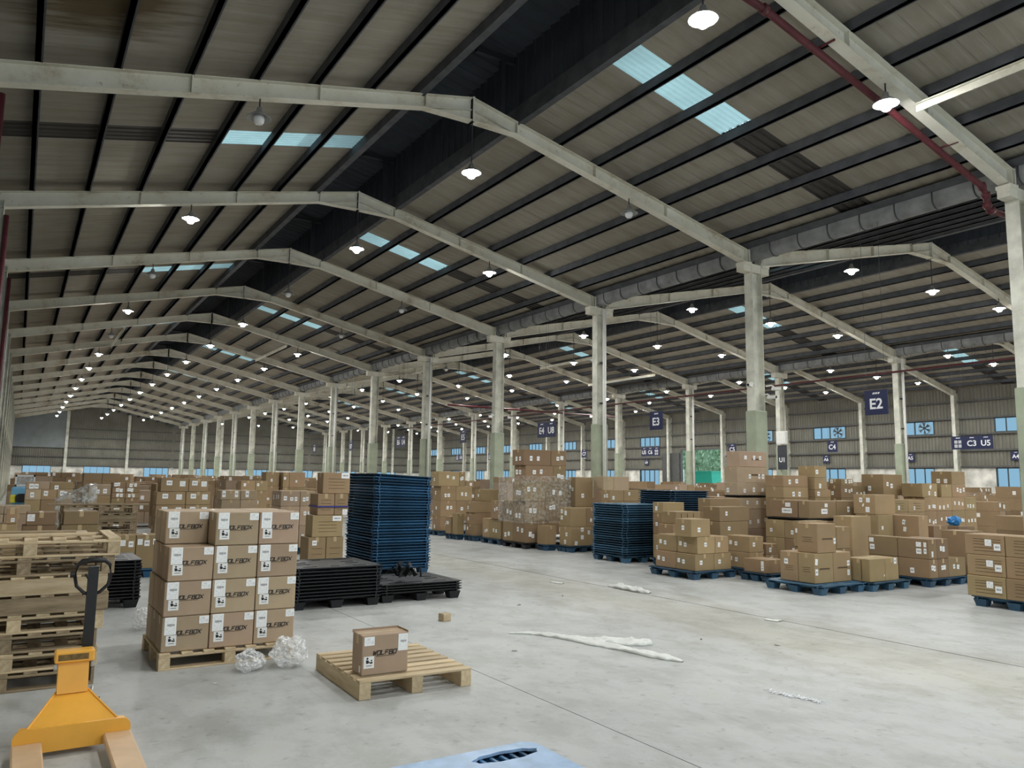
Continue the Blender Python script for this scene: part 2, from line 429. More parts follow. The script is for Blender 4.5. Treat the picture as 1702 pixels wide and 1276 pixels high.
def mat_film(name, tint, fac, bumps=18.0):
    m, nt, b = nodes(name, 0.12, 0, 0.6)
    b.inputs['Base Color'].default_value = (*tint, 1)
    v = tc(nt, 'Object'); f = noise(nt, v, bumps, 5, 0.7)
    bump(nt, b, f, 0.7, 0.03)
    t = N(nt, 'ShaderNodeBsdfTransparent')
    r = ramp(nt, [(0.44, (fac * 0.35,) * 3), (0.62, (min(1, fac * 3.5),) * 3)]); nt.links.new(f, r.inputs[0])
    x = N(nt, 'ShaderNodeMixShader'); nt.links.new(r.outputs[0], x.inputs[0])
    nt.links.new(t.outputs[0], x.inputs[1]); nt.links.new(b.outputs[0], x.inputs[2])
    nt.links.new(x.outputs[0], nt.nodes['Material Output'].inputs[0]); return m
M['film'] = mat_film('stretch_film', (0.80, 0.82, 0.80), 0.10)
M['bubble'] = mat_film('bubble_wrap', (0.97, 0.98, 0.99), 0.60, 26.0)
M['sheet_film'] = mat_film('clear_plastic_sheet', (0.55, 0.57, 0.56), 0.5, 9.0)

# ================================================================== THE BUILDING
# ---- floor: cast slabs with sunken joints
fb = MB(); fb.box(X0 - 0.4, XW + 0.3, YB, YF + 0.3, -0.30, -0.02)
floor = struct(fb.build('floor', M['joint']))
jx = [7.78 + 4.38 * i for i in range(-2, 10)]
xs_ = [X0 - 0.4] + [x for x in jx if X0 < x < XW] + [XW + 0.3]
ys_ = [YB] + [YB + 12.0 * i for i in range(1, 9)] + [YF + 0.3]
slab_cache = {}
for a, b in zip(xs_, xs_[1:]):
    for c, d in zip(ys_, ys_[1:]):
        ga, gb = (0.011 if abs(a - 7.78) < 0.01 else 0.004), (0.011 if abs(b - 7.78) < 0.01 else 0.004)
        key = (round(b - a, 3), round(d - c, 3), ga, gb)
        if key not in slab_cache:
            slab_cache[key] = MB().box(ga, b - a - gb, 0.005, d - c - 0.005, -0.02, 0.0).mesh('slab', M['floor'])
        inst('slab', slab_cache[key], floor, (a, c, 0))

# ---- ceiling: ribbed sheets, purlins, skylight strips, raised ridge vents
OPEN = 6.96                                   # sheets end here (from the eave), the ridge opening follows
PUR = [0.9 + 1.008 * i for i in range(6)]
def zr(u): return HE + SHEET + SL * u
def sheet_mesh(name, side, u0, u1, y0, y1, mat, pitch=0.30, rib=0.007, single=False):
    prof, y = [], y0
    while y < y1 - 1e-6:
        for dy, h in ((0, 0), (pitch - 0.09, 0), (pitch - 0.065, rib), (pitch - 0.025, rib)):
            if y + dy < y1: prof.append((y + dy, h))
        y += pitch
    prof.append((y1, 0))
    mb = MB(); vs = []
    for (yy, h) in prof:
        for u in (u0, u1):
            x = u if side == 'L' else NW - u
            vs += [(x, yy, zr(u) + h), (x, yy, zr(u) + h + 0.012)]
    fs = []
    for i in range(len(prof) - 1):
        a = 4 * i
        lo, hi = (a, a + 2, a + 6, a + 4), (a + 1, a + 5, a + 7, a + 3)
        fs += ([lo] if single else [lo, hi]) if side == 'L' else ([lo[::-1]] if single else [lo[::-1], hi[::-1]])
    mb.add(vs, fs)
    return mb.mesh(name, mat)
SK = 0.37
meshes = {}
for sd in 'LR':
    meshes[sd, 'A'] = sheet_mesh('roof_panel', sd, -0.12, OPEN, 0.0, 3 - SK, M['roof'])
    meshes[sd, 'C'] = sheet_mesh('roof_panel', sd, -0.12, OPEN, 3 + SK, 6.0, M['roof'])
    meshes[sd, 'B'] = sheet_mesh('roof_panel', sd, -0.12, OPEN, 3 - SK + 0.006, 3 + SK - 0.006, M['roof'], 0.185)
    meshes[sd, 'dirty'] = sheet_mesh('blackened_pane', sd, -0.12, PUR[3] + 0.03, 3 - SK, 3 + SK, M['dirty_sky'], 0.185, 0.035)
    for i, (a, b) in enumerate(((PUR[3] + 0.03, PUR[4]), (PUR[4], PUR[5]), (PUR[5], OPEN))):
        meshes[sd, 'sky%d' % i] = sheet_mesh('skylight_pane', sd, a, b, 3 - SK, 3 + SK, M['skylight'], 0.12, 0.02, True)
cb = MB()
for n in range(3):          # closing board under the ridge of each vent: the ceiling's own mesh
    cb.box(X0 + n*NW + HALF - 0.05, X0 + n*NW + HALF + 0.05, YB, YF, 10.30, 10.40)
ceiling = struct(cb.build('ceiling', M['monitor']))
for n in range(3):
    xo = X0 + n * NW
    for sd in 'LR':
        for u in PUR:
            x = xo + (u if sd == 'L' else NW - u)
            z = HE + SL * u
            MB().box(-0.045, 0.03, YB, YF, 0.0, 0.185).box(-0.045, 0.055, YB, YF, 0, 0.012).build('purlin', M['purlin'], ceiling, loc=(x, 0, z))
        x = xo + (OPEN - 0.04 if sd == 'L' else NW - OPEN + 0.04)
        MB().box(-0.07, 0.07, YB, YF, -0.02, 0.34).build('edge_purlin', M['purlin'], ceiling, loc=(x, 0, HE + SL * OPEN))
        # raised vent: upright ribbed side and its roof half
        prof = []
        y = YB
        mbs = MB()
        sx = xo + (OPEN if sd == 'L' else NW - OPEN)
        while y < YF:
            mbs.box(sx - 0.01, sx + 0.01, y, min(y + 0.24, YF), HE + SL*OPEN + 0.2, 10.30)
            mbs.box(sx - 0.03, sx + 0.03, min(y + 0.24, YF), min(y + 0.3, YF), HE + SL*OPEN + 0.2, 10.30)
            y += 0.3
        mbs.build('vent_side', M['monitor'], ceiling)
        mr_ = MB(); y = YB
        x2 = xo + (OPEN - 0.35 if sd == 'L' else NW - OPEN + 0.35)
        xm = xo + HALF
        mr_.add([(x2, YB, 10.18), (xm, YB, 10.42), (xm, YF, 10.42), (x2, YF, 10.18), (x2, YB, 10.22), (xm, YB, 10.46), (xm, YF, 10.46), (x2, YF, 10.22)], [(0, 1, 2, 3), (4, 7, 6, 5)])
        while y < YF - 0.3:
            mr_.add([(x2, y, 10.18), (xm, y, 10.42), (xm, y + 0.03, 10.385), (x2, y + 0.03, 10.145), (x2, y + 0.07, 10.145), (xm, y + 0.07, 10.385), (x2, y + 0.1, 10.18), (xm, y + 0.1, 10.42)], [(0, 1, 2, 3), (3, 2, 5, 4), (4, 5, 7, 6)])
            y += 0.3
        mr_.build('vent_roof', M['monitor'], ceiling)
    for k in KS[:-1]:
        for sd in 'LR':
            has = (k % 2 != 0) if sd == 'R' else (k % 2 == 0)
            L = (xo, FY(k), 0)
            inst('roof_panel', meshes[sd, 'A'], ceiling, L); inst('roof_panel', meshes[sd, 'C'], ceiling, L)
            if has:
                inst('blackened_pane', meshes[sd, 'dirty'], ceiling, L)
                for i in range(3): inst('skylight_pane', meshes[sd, 'sky%d' % i], ceiling, L)
            else: inst('roof_panel', meshes[sd, 'B'], ceiling, L)
post_me = MB().box(-0.05, 0.05, -0.05, 0.05, 8.80, 10.12).box(-0.62, 0.62, -0.05, 0.05, 10.06, 10.18).box(0.52, 0.62, -0.04, 0.04, 9.84, 10.06).mesh('vent_post', M['dark_metal'])
for n in range(3):
    for k in KS[1:-1]: inst('vent_post', post_me, ceiling, (X0 + n*NW + HALF + 0.76, FY(k) + 0.12, 0))

# ---- roof beams (tapered I sections with a haunch under the ridge)
def beam_mesh():
    mb = MB()
    def top(u): return HE + SL * u
    def dep(u):
        d = 0.33 - 0.09 * u / HALF
        if u > 7.0: d += 0.22 * (u - 7.0) / (HALF - 7.0)
        return d
    for sd in 'LR':
        X = (lambda u: u) if sd == 'L' else (lambda u: NW - u)
        us = [0.22, 2.0, 4.0, 7.0, HALF]
        tops = [(X(u), top(u)) for u in us]; bots = [(X(u), top(u) - dep(u)) for u in us]
        mb.prism(tops + bots[::-1], 'y', -0.006, 0.006)
        for a, b in zip(tops, tops[1:]): mb.prism([a, b, (b[0], b[1] - 0.014), (a[0], a[1] - 0.014)], 'y', -0.095, 0.095)
        for a, b in zip(bots, bots[1:]): mb.prism([a, b, (b[0], b[1] - 0.014), (a[0], a[1] - 0.014)], 'y', -0.095, 0.095)
        # straight inner flange above the haunch
        a, b = (X(7.0), top(7.0) - dep(7.0)), (X(HALF), top(HALF) - 0.24)
        mb.prism([a, b, (b[0], b[1] - 0.012), (a[0], a[1] - 0.012)], 'y', -0.07, 0.07)
        for u in (0.3, 2.95, 5.0, 7.0):
            mb.box(X(u) - 0.008, X(u) + 0.008, -0.09, 0.09, top(u) - dep(u), top(u))
        mb.box(X(HALF) - 0.02, X(HALF) + 0.02, -0.1, 0.1, top(HALF) - 0.5, top(HALF) + 0.01)
        # end plate towards the column seat
        e = X(0.22); mb.box(e - 0.012, e + 0.012, -0.11, 0.11, HE - 0.34, HE + 0.06)
    return mb.mesh('roof_beam', M['beam'])
bm_ = beam_mesh()
for n in range(3):
    for k in KS[:-1]: struct(inst('roof_beam', bm_, None, (X0 + n*NW, FY(k), 0)))
# pale tie beams between frames
for (x, z, k0, k1) in ((11.6, 7.62, -3, -1), (10.4, 7.9, 4, 5), (3.4, 7.9, 4, 5), (25.0, 8.1, 3, 4), (28.5, 7.4, 3, 4), (19.5, 7.9, 4, 5)):
    struct(MB().box(-0.05, 0.05, FY(k0) + 0.1, FY(k1) - 0.1, -0.01, 0.01).box(-0.008, 0.008, FY(k0) + 0.1, FY(k1) - 0.1, -0.12, 0.0).build('tie_beam', M['beam'], loc=(x, 0, z)))

# ---- columns with green casing, seats and downpipes
def h_mesh(name, hx, hy, z0, z1, mat):
    return MB().box(-hx, -hx + 0.016, -hy, hy, z0, z1).box(hx - 0.016, hx, -hy, hy, z0, z1).box(-hx + 0.016, hx - 0.016, -0.007, 0.007, z0, z1).mesh(name, mat)
col_me = h_mesh('column', 0.18, 0.12, 0, 7.0, M['column'])
cas_me = MB().cham(-0.21, 0.21, -0.16, 0.16, 0, 3.35, 0.02).mesh('casing', M['casing'])
seat_me = MB().box(-0.46, 0.46, -0.11, 0.11, 6.74, 6.95).box(-0.46, -0.20, -0.13, 0.13, 6.90, 6.97).box(0.20, 0.46, -0.13, 0.13, 6.90, 6.97).mesh('seat', M['beam'])
wcol_me = h_mesh('column', 0.22, 0.11, 0, 7.15, M['column'])
pipe_me = MB().tube([(0, 0, 0.1), (0, 0, 6.9)], 0.055, 8).mesh('downpipe', M['white_metal'], True)
brk_me = MB().box(-0.08, 0.08, -0.2, -0.1, 3.95, 4.0).box(-0.08, 0.08, -0.2, -0.1, 5.2, 5.25).mesh('bracket', M['dark_metal'])
for li in range(4):
    x = X0 + li * NW
    for k in KS[1:-1]:
        edge = li in (0, 3)
        c = struct(inst('column', wcol_me if edge else col_me, None, (x + (0.24 if li == 0 else -0.24 if li == 3 else 0), FY(k), 0)))
        if edge: continue
        inst('casing', cas_me, c); inst('seat', seat_me, c)
        if k % 2 == 1: inst('downpipe', pipe_me, c, (0.02, -0.22, 0)); inst('bracket', brk_me, c)

# ---- valley gutters on the two inner column lines
for li in (1, 2):
    x = X0 + li * NW
    mb = MB(); n = 10; r = 0.18; ring = []
    for j in range(n + 1):
        a = math.pi + math.pi * j / n
        ring.append((r * math.cos(a), r * math.sin(a)))
    poly = [(-r, 0.14)] + ring + [(r, 0.14)]
    vs = [(p[0], YB, p[1]) for p in poly] + [(p[0], YF, p[1]) for p in poly]
    m_ = len(poly)
    mb.add(vs, [(i, i + 1, m_ + i + 1, m_ + i) for i in range(m_ - 1)])
    g = struct(mb.build('roof_gutter', M['galv'], loc=(x, 0, 7.22), smooth=True))
    sm = MB()
    pts = [(p[0] * 1.05, 0, p[1] * 1.05) for p in poly]
    sm.tube(pts, 0.014, 5)
    sm_me = sm.mesh('strap', M['strap'])
    y = FY(-2) + 0.4
    while y < FY(8):
        inst('strap', sm_me, g, (0, y, 0)); y += 0.78
    # flashing up to the sheets on both sides
    for s in (-1, 1):
        MB().add([(s*r, YB, 0.12), (s*r, YF, 0.12), (s*0.34, YF, 0.22), (s*0.34, YB, 0.22)], [(0, 1, 2, 3)]).build('flashing', M['purlin'], g)

# ---- red fire pipes
def red(label, pts, r=0.05, group=None):
    o = MB().tube(pts, r, 10).build('fire_pipe', M['red_pipe'], smooth=True)
    tag(o, label, 'pipe', group)
    for i in range(1, len(pts) - 1):
        p = Vector(pts[i]); d = (Vector(pts[i+1]) - p).normalized()
        MB().tube([p - d*0.05, p + d*0.05], r * 1.35, 10).build('coupling', M['red_pipe'], o, smooth=True)
    return o
def rz_(u): return HE + SL * u
red('dark red fire pipe running beneath the nearest sloping roof beam', [(7.0, 6.72, 8.40), (8.4, 6.72, 8.26), (11.3, 6.72, 7.62), (14.15, 6.72, 6.94), (14.28, 6.72, 6.80), (14.30, 6.72, 6.62), (14.42, 6.72, 6.55), (15.6, 6.72, 6.58)], 0.055)
for x in (9.6, 12.9): MB().box(x - 0.012, x + 0.012, 6.45, 6.80, rz_(X0 + NW - x) - 0.33, rz_(X0 + NW - x) - 0.30).build('pipe_hanger', M['red_pipe'], bpy.data.objects['fire_pipe'])
red('long red fire pipe along the far row of columns', [(X0 + 2*NW - 0.25, FY(-1), 6.35), (X0 + 2*NW - 0.25, FY(3), 6.35), (X0 + 2*NW - 0.25, FY(9), 6.35)], 0.04)
for i, k in enumerate((0, 1, 2)):
    red('red upright fire pipe on the %s wall column beside the wooden pallets' % ORD[i], [(-0.60, FY(k) - 0.17, 0.05), (-0.60, FY(k) - 0.17, 3.0), (-0.60, FY(k) - 0.17, 6.8)], 0.05, 'upright fire pipes')
red('pale red sprinkler pipe crossing under the middle nave roof', [(X0 + 1.45*NW, FY(5) - 0.185, 6.2), (X0 + 1.7*NW, FY(5) - 0.185, 6.2), (X0 + 2*NW + 5.0, FY(5) - 0.185, 6.2)], 0.06)

# ---- walls
def corr(run, a0, a1, z0, ztop, at, pitch=0.2, dep=0.03, th=0.01, step=None):
    """corrugated sheet running along 'x' or 'y'; ztop: number or function of the run coordinate"""
    zt = ztop if callable(ztop) else (lambda a: ztop)
    pr = []; a = a0
    while a < a1 - 1e-6:
        for da, d in ((0, 0), (pitch*0.5, 0), (pitch*0.6, dep), (pitch*0.9, dep)):
            if a + da < a1: pr.append((a + da, d))
        a += pitch
    pr.append((a1, 0))
    vs = []
    for (a, d) in pr:
        for z in (z0, zt(a)):
            for o in (0, th):
                vs.append((a, at + d + o, z) if run == 'x' else (at + d + o, a, z))
    fs = []
    for i in range(len(pr) - 1):
        b = 4 * i
        fs += [(b, b+2, b+6, b+4), (b+1, b+5, b+7, b+3)]
    return MB().add(vs, fs)
def wall_box(mb, x0, x1, y0, y1, z0, z1): mb.box(x0, x1, y0, y1, z0, z1)

WIN_N = [0]
def window(plane, at, a0, a1, z0, z1, panes=4, fan=False):
    """plane 'x': wall at x=at seen from -x, runs along y ; plane 'y': wall at y=at, runs along x"""
    WIN_N[0] += 1
    mb = MB()
    def bx(u0, u1, w0, w1, d0=-0.03, d1=0.06):
        if plane == 'x': mb.box(at + d0, at + d1, u0, u1, w0, w1)
        else: mb.box(u0, u1, at + d0, at + d1, w0, w1)
    t = 0.05
    bx(a0, a1, z0, z0 + t); bx(a0, a1, z1 - t, z1); bx(a0, a0 + t, z0, z1); bx(a1 - t, a1, z0, z1)
    w = struct(mb.build('window_%d' % WIN_N[0], M['win_frame']))
    lo = a0 + 0.48 * (a1 - a0) if fan else a0
    def child(name, u0, u1, w0, w1, d0, d1, mat):
        q = MB()
        if plane == 'x': q.box(at + d0, at + d1, u0, u1, w0, w1)
        else: q.box(u0, u1, at + d0, at + d1, w0, w1)
        return q.build(name, mat, w)
    n = max(1, panes // 2 if fan else panes)
    for i in range(n):
        u0 = lo + (a1 - lo) * i / n; u1 = lo + (a1 - lo) * (i + 1) / n
        child('pane', u0 + 0.03, u1 - 0.03, z0 + t, z1 - t, 0.012, 0.018, M['win'])
        if i: child('mullion', u0 - 0.025, u0 + 0.025, z0 + t, z1 - t, -0.02, 0.04, M['win_frame'])
    if fan:
        child('mullion', lo - 0.03, lo + 0.03, z0 + t, z1 - t, -0.02, 0.05, M['win_frame'])
        cy, cz, rr = (a0 + lo) / 2, (z0 + z1) / 2, min((lo - a0), (z1 - z0)) * 0.44
        child('pane', a0 + 0.05, lo - 0.03, z0 + t, z1 - t, 0.05, 0.056, M['win'])  # tinted pane added behind the fan to dim the bright sky
        fr = MB(); seg = 20
        for j in range(seg):
            a, b = 2*math.pi*j/seg, 2*math.pi*(j+1)/seg
            fr.add([(at - 0.04, cy + rr*math.cos(a), cz + rr*math.sin(a)), (at - 0.04, cy + rr*math.cos(b), cz + rr*math.sin(b)),
                    (at + 0.08, cy + rr*math.cos(b), cz + rr*math.sin(b)), (at + 0.08, cy + rr*math.cos(a), cz + rr*math.sin(a))], [(0, 1, 2, 3)])
        f = fr.build('fan_ring', M['white_metal'], w)
        for j in range(6):
            a = 2*math.pi*j/6 + 0.2; b = a + 0.55
            MB().add([(at - 0.01, cy, cz), (at - 0.03, cy + rr*0.95*math.cos(a), cz + rr*0.95*math.sin(a)), (at + 0.03, cy + rr*0.95*math.cos(b), cz + rr*0.95*math.sin(b))], [(0, 1, 2)]).build('fan_blade', M['win_frame'], f)
        MB().box(at - 0.03, at + 0.03, cy - 0.08, cy + 0.08, cz - 0.08, cz + 0.08).build('fan_motor', M['dark_metal'], f)
    return w

GZ = [2.78, 3.74, 4.69, 5.63, 6.63]
DOOR = (42.75, 47.25, 4.30)
# window wall
mb = MB()
bays = [FY(k) for k in KS[:-1]]
ops_lo, ops_up = [], []
for i, y in enumerate(bays):
    k = KS[i]
    if k == 5: continue
    ops_up.append((y + 1.4, y + 3.95, k)); ops_lo.append((y + 1.5, y + 4.0, k))
cuts = sorted([(a, b) for a, b, k in ops_lo] + [(DOOR[0], DOOR[1])])
a = YB
for (c, d) in cuts:
    mb.box(XW - 0.02, XW + 0.22, a, c, 0, 2.72)
    if (c, d) != (DOOR[0], DOOR[1]): mb.box(XW - 0.02, XW + 0.22, c, d, 0, 1.25)
    a = d
mb.box(XW - 0.02, XW + 0.22, a, YF + 0.2, 0, 2.72)
wall_right = struct(mb.build('wall_right', M['plaster']))
ZT = HE + SHEET
for i, y in enumerate(bays):
    k = KS[i]; y1 = y + BAY
    w0, w1 = y + 1.4, y + 3.95
    if k == 5:
        for (p, q, z0, z1) in ((y, DOOR[0], 2.72, ZT), (DOOR[1], y1, 2.72, ZT), (DOOR[0], DOOR[1], DOOR[2], ZT)):
            corr('y', p, q, z0, z1, XW).build('wall_sheet', M['wall'], wall_right)
    else:
        corr('y', y, y1, 2.72, 4.69, XW).build('wall_sheet', M['wall'], wall_right)
        corr('y', y, w0, 4.69, 5.66, XW).build('wall_sheet', M['wall'], wall_right)
        corr('y', w1, y1, 4.69, 5.66, XW).build('wall_sheet', M['wall'], wall_right)
        corr('y', y, y1, 5.66, ZT, XW).build('wall_sheet', M['wall'], wall_right)
    for z in GZ:
        if k == 5 and z < DOOR[2]: segs = ((y, DOOR[0]), (DOOR[1], y1))
        else: segs = ((y, y1),)
        for (p, q) in segs: MB().box(XW - 0.16, XW - 0.01, p + 0.13, q - 0.13, z - 0.05, z + 0.05).build('girt', M['girt'], wall_right)
for (a, b, k) in ops_up:
    if k < -1: continue
    window('x', XW, a, b, 4.74, 5.58, 4, fan=k in (2, 3, 4))
for (a, b, k) in ops_lo:
    if k < -1: continue
    window('x', XW, a, b, 1.25, 2.72, 4)
door = struct(MB().box(XW - 0.12, XW + 0.05, DOOR[0] - 0.14, DOOR[0], 0, DOOR[2] + 0.1).box(XW - 0.12, XW + 0.05, DOOR[1], DOOR[1] + 0.14, 0, DOOR[2] + 0.1).box(XW - 0.12, XW + 0.05, DOOR[0], DOOR[1], DOOR[2], DOOR[2] + 0.14).build('door_1', M['girt']))
MB().box(XW - 0.2, XW - 0.12, DOOR[1] + 0.15, DOOR[1] + 2.2, 0.05, DOOR[2] - 0.2).build('sliding_leaf', M['girt'], door)

# gable walls
def zg(x):
    u = (x - X0) % NW
    u = min(u, NW - u)
    return 10.1 if abs(u - HALF) < (HALF - OPEN) else HE + SHEET + SL * u
def gable(name, y, sgn, wins, dooropen=None, mat='wall', girts=True, newp=False):
    mb = MB(); a = X0 - 0.4
    for (c, d) in wins:
        mb.box(a, c, y, y + sgn*0.22, 0, 2.48) if sgn > 0 else mb.box(a, c, y - 0.22, y, 0, 2.48)
        (mb.box(c, d, y, y + 0.22, 0, 1.3) if sgn > 0 else mb.box(c, d, y - 0.22, y, 0, 1.3))
        a = d
    mb.box(a, XW + 0.2, *((y, y + 0.22) if sgn > 0 else (y - 0.22, y)), 0, 2.48)
    w = struct(mb.build(name, M['plaster']))
    for n in range(3):
        xo = X0 + n * NW
        for (p, q) in ((xo - (0.4 if n == 0 else 0), xo + HALF), (xo + HALF, xo + NW)):
            corr('x', p, q, 2.48, zg, y).build('wall_sheet', M[mat], w)
    if girts:
        for z in (2.5, 3.45, 4.46, 5.55, 6.5):
            for n in range(3):
                MB().box(X0 + n*NW + 0.2, X0 + (n+1)*NW - 0.2, y - 0.16, y - 0.01, z - 0.05, z + 0.05).build('girt', M['girt'], w)
        for n in range(3):
            for x in (5.31, 11.3):
                MB().box(-0.14, 0.14, -0.3, -0.02, 0, zr(min(x, NW - x)) - 0.2).build('wind_post', M['column'], w, loc=(X0 + n*NW + x, y, 0))
    if newp:
        MB().box(X0 + 0.3, X0 + 5.15, y - 0.24, y - 0.20, 4.4, HE + 0.1).prism([(X0 + 0.3, HE + 0.1), (X0 + 5.15, HE + 0.1), (X0 + 5.15, HE + SL*5.15), (X0 + 0.3, HE + SL*0.3 + 0.05)], 'y', y - 0.24, y - 0.20).build('new_panel', M['wall_new'], w)
    return w
fw = [(a, a + 2.6) for a in (0.36, 6.02, 12.0, 17.6, 23.2, 28.9, 34.6, 40.2)]
gable('wall_far', YF, 1, fw, newp=True)
for (a, b) in fw: window('y', YF, a, b, 1.3, 2.48, 4)
# wall behind the photographer, two unseen door openings added for daylight fill
wb = MB(); yb = YB
wb.box(X0 - 0.4, 0.0, yb - 0.2, yb, 0, HE + 0.3).box(6.4, 7.4, yb - 0.2, yb, 0, HE + 0.3).box(13.8, XW + 0.2, yb - 0.2, yb, 0, HE + 0.3).box(0.0, 6.4, yb - 0.2, yb, 5.6, HE + 0.3).box(7.4, 13.8, yb - 0.2, yb, 5.6, HE + 0.3)
for n in range(3):
    xo = X0 + n*NW
    wb.prism([(xo, HE + 0.3), (xo + NW, HE + 0.3), (xo + NW - OPEN, 8.95), (xo + NW - OPEN, 10.3), (xo + OPEN, 10.3), (xo + OPEN, 8.95)], 'y', yb - 0.2, yb)
struct(wb.build('wall_back', M['wall']))
# wall by the wooden pallets
wl = corr('y', YB, YF, 2.0, HE + SHEET + 0.05, X0 - 0.25, dep=-0.03).build('wall_left', M['wall'])
struct(wl)
MB().box(X0 - 0.35, X0 - 0.2, YB, YF, 0, 2.0).build('plinth', M['plaster'], wl)
for z in GZ: MB().box(X0 - 0.22, X0 - 0.1, YB, YF, z - 0.05, z + 0.05).build('girt', M['girt'], wl)

# ---- outside, seen through the open door in the window wall
struct(MB().box(XW + 0.3, XW + 40, YB, YF, -0.35, -0.05).build('ground_outside', M['outside']))
hb = MB(); hr = random.Random(3)
for i in range(2600):
    x = XW + 9 + hr.random() * 1.2; y = 49.5 + hr.random() * 9; z = hr.random() * 7.2
    s = 0.10 + hr.random() * 0.16
    e = Euler((hr.random()*3, hr.random()*3, hr.random()*6)).to_matrix()
    q = [e @ Vector(p) * s + Vector((x, y, z)) for p in ((-1, 0, 0), (0, -0.5, 0), (1, 0, 0), (0, 0.5, 0))]
    hb.add(q, [(0, 1, 2, 3)])
hedge = hb.build('hedge_foliage', M['leaf']); hedge['kind'] = 'stuff'; hedge['label'] = 'green hedge outside beyond the open door'; hedge['category'] = 'hedge'
MB().box(XW + 10.3, XW + 10.6, 49.6, 58.4, -0.05, 6.8).build('hedge_core', M['leaf'], hedge)
tb = thing('waste_skip', 'teal green skip standing outside the open door', 'skip', (XW + 5.0, 48.6, -0.05))
MB().prism([(-1.0, 0), (1.0, 0), (1.2, 2.6), (-1.2, 2.6)], 'y', -1.0, 1.0).build('tub', M['teal'], tb)
MB().box(-1.25, 1.25, -1.05, 1.05, 2.6, 2.72).build('lid', M['teal'], tb)

# ---- pendant lamps
OFF = {(0, 0, 0), (0, 0, 2), (0, 2, 0), (0, 2, 2), (0, 3, 2), (0, 2, 1), (0, 4, 0), (1, 4, 0)}
shade_me = MB().lathe([(0.025, 0.20), (0.04, 0.19), (0.055, 0.12), (0.17, 0.030), (0.20, 0.006), (0.188, 0.004), (0.05, 0.10), (0.0, 0.11)], 16).mesh('shade', M['lamp_shade'], True)
prof_b = [(0.0, 0.10), (0.05, 0.09), (0.08, 0.04), (0.094, -0.01), (0.08, -0.06), (0.05, -0.095), (0.0, -0.105)]
bulb_on = MB().lathe(prof_b, 12).mesh('bulb', M['bulb_on'], True)
bulb_off = MB().lathe(prof_b, 12).mesh('bulb', M['bulb_off'], True)
LZ = 7.46
SPOT = (4.01, 8.03, 12.01)
rods = {}
for j in range(3):
    zt = HE + SL * min(SPOT[j], NW - SPOT[j]) - (0.30 if j != 1 else 0.50)
    rods[j] = MB().tube([(0, 0, 0.19), (0, 0, zt - LZ)], 0.012, 6).mesh('rod', M['dark_metal'])
SLOPE = ('outer slope', 'ridge', 'inner slope')
NAVE = ('near nave', 'middle nave', 'window-side nave')
lamp_l = bpy.data.lights.new('lamp_light', 'SPOT'); lamp_l.spot_size = R(164); lamp_l.spot_blend = 0.35
lamp_l.energy = LAMP_POWER; lamp_l.shadow_soft_size = 0.20; lamp_l.color = (0.975, 1.0, 0.975)
for n in range(3):
    for k in KS[1:-1]:
        for j in range(3):
            on = (n, k, j) not in OFF
            vis = k >= -1
            lab = '%s pendant lamp on the %s of the %s roof beam, %s' % ('lit' if on else 'unlit', SLOPE[j], ORD[k + 1], NAVE[n]) if vis else '%s pendant lamp on the %s %s beam behind the viewer, %s' % ('lit' if on else 'unlit', SLOPE[j], ('rearmost', 'second-last')[k + 3], NAVE[n])
            t = thing('pendant_lamp', lab, 'lamp', (X0 + n*NW + SPOT[j], FY(k) - 0.02, LZ), 0, 'pendant lamps in the %s' % NAVE[n])
            inst('rod', rods[j], t); inst('shade', shade_me, t); inst('bulb', bulb_on if on else bulb_off, t)
            if on:
                lo = bpy.data.objects.new('lamp_light', lamp_l); col.objects.link(lo); lo.parent = t; lo.location = (0, 0, -0.24)

# ---- hanging row signs
def text_mesh(s, size, mat, ext=0.003):
    cu = bpy.data.curves.new('lettering', 'FONT'); cu.body = s; cu.size = size; cu.align_x = 'CENTER'; cu.align_y = 'CENTER'; cu.extrude = ext
    cu.resolution_u = 3; cu.offset = 0.006
    o = bpy.data.objects.new('tmp', cu)
    me = bpy.data.meshes.new_from_object(o)
    bpy.data.objects.remove(o)
    me.materials.clear(); me.materials.append(mat)
    return me
TXT = {}
panel_me = MB().cham(-0.255, 0.255, -0.012, 0.012, 0, 0.51, 0.004).mesh('panel', M['sign'])
logo_me = MB()
for i, (a, w) in enumerate(((-0.075, 0.03), (-0.035, 0.022), (-0.005, 0.03), (0.04, 0.035))):
    logo_me.add([(a, -0.014, 0.425), (a + w, -0.014, 0.425), (a + w + 0.018, -0.014, 0.462), (a + 0.018, -0.014, 0.462)], [(0, 1, 2, 3)])
logo_me = logo_me.mesh('logo', M['sign_white'])
blk = MB()
for (cx_, cz_) in ((-0.075, 0.29), (0.075, 0.29), (-0.075, 0.13), (0.075, 0.13)):       # four square characters, two by two
    for dz in (-0.05, -0.017, 0.017, 0.05): blk.box(cx_ - 0.055, cx_ + 0.055, -0.0155, -0.013, cz_ + dz - 0.009, cz_ + dz + 0.009)
    for dx in (-0.048, 0.0, 0.048): blk.box(cx_ + dx - 0.008, cx_ + dx + 0.008, -0.0155, -0.013, cz_ - 0.055, cz_ + 0.055)
blk = blk.mesh('characters', M['sign_white'])
wire_me = {}
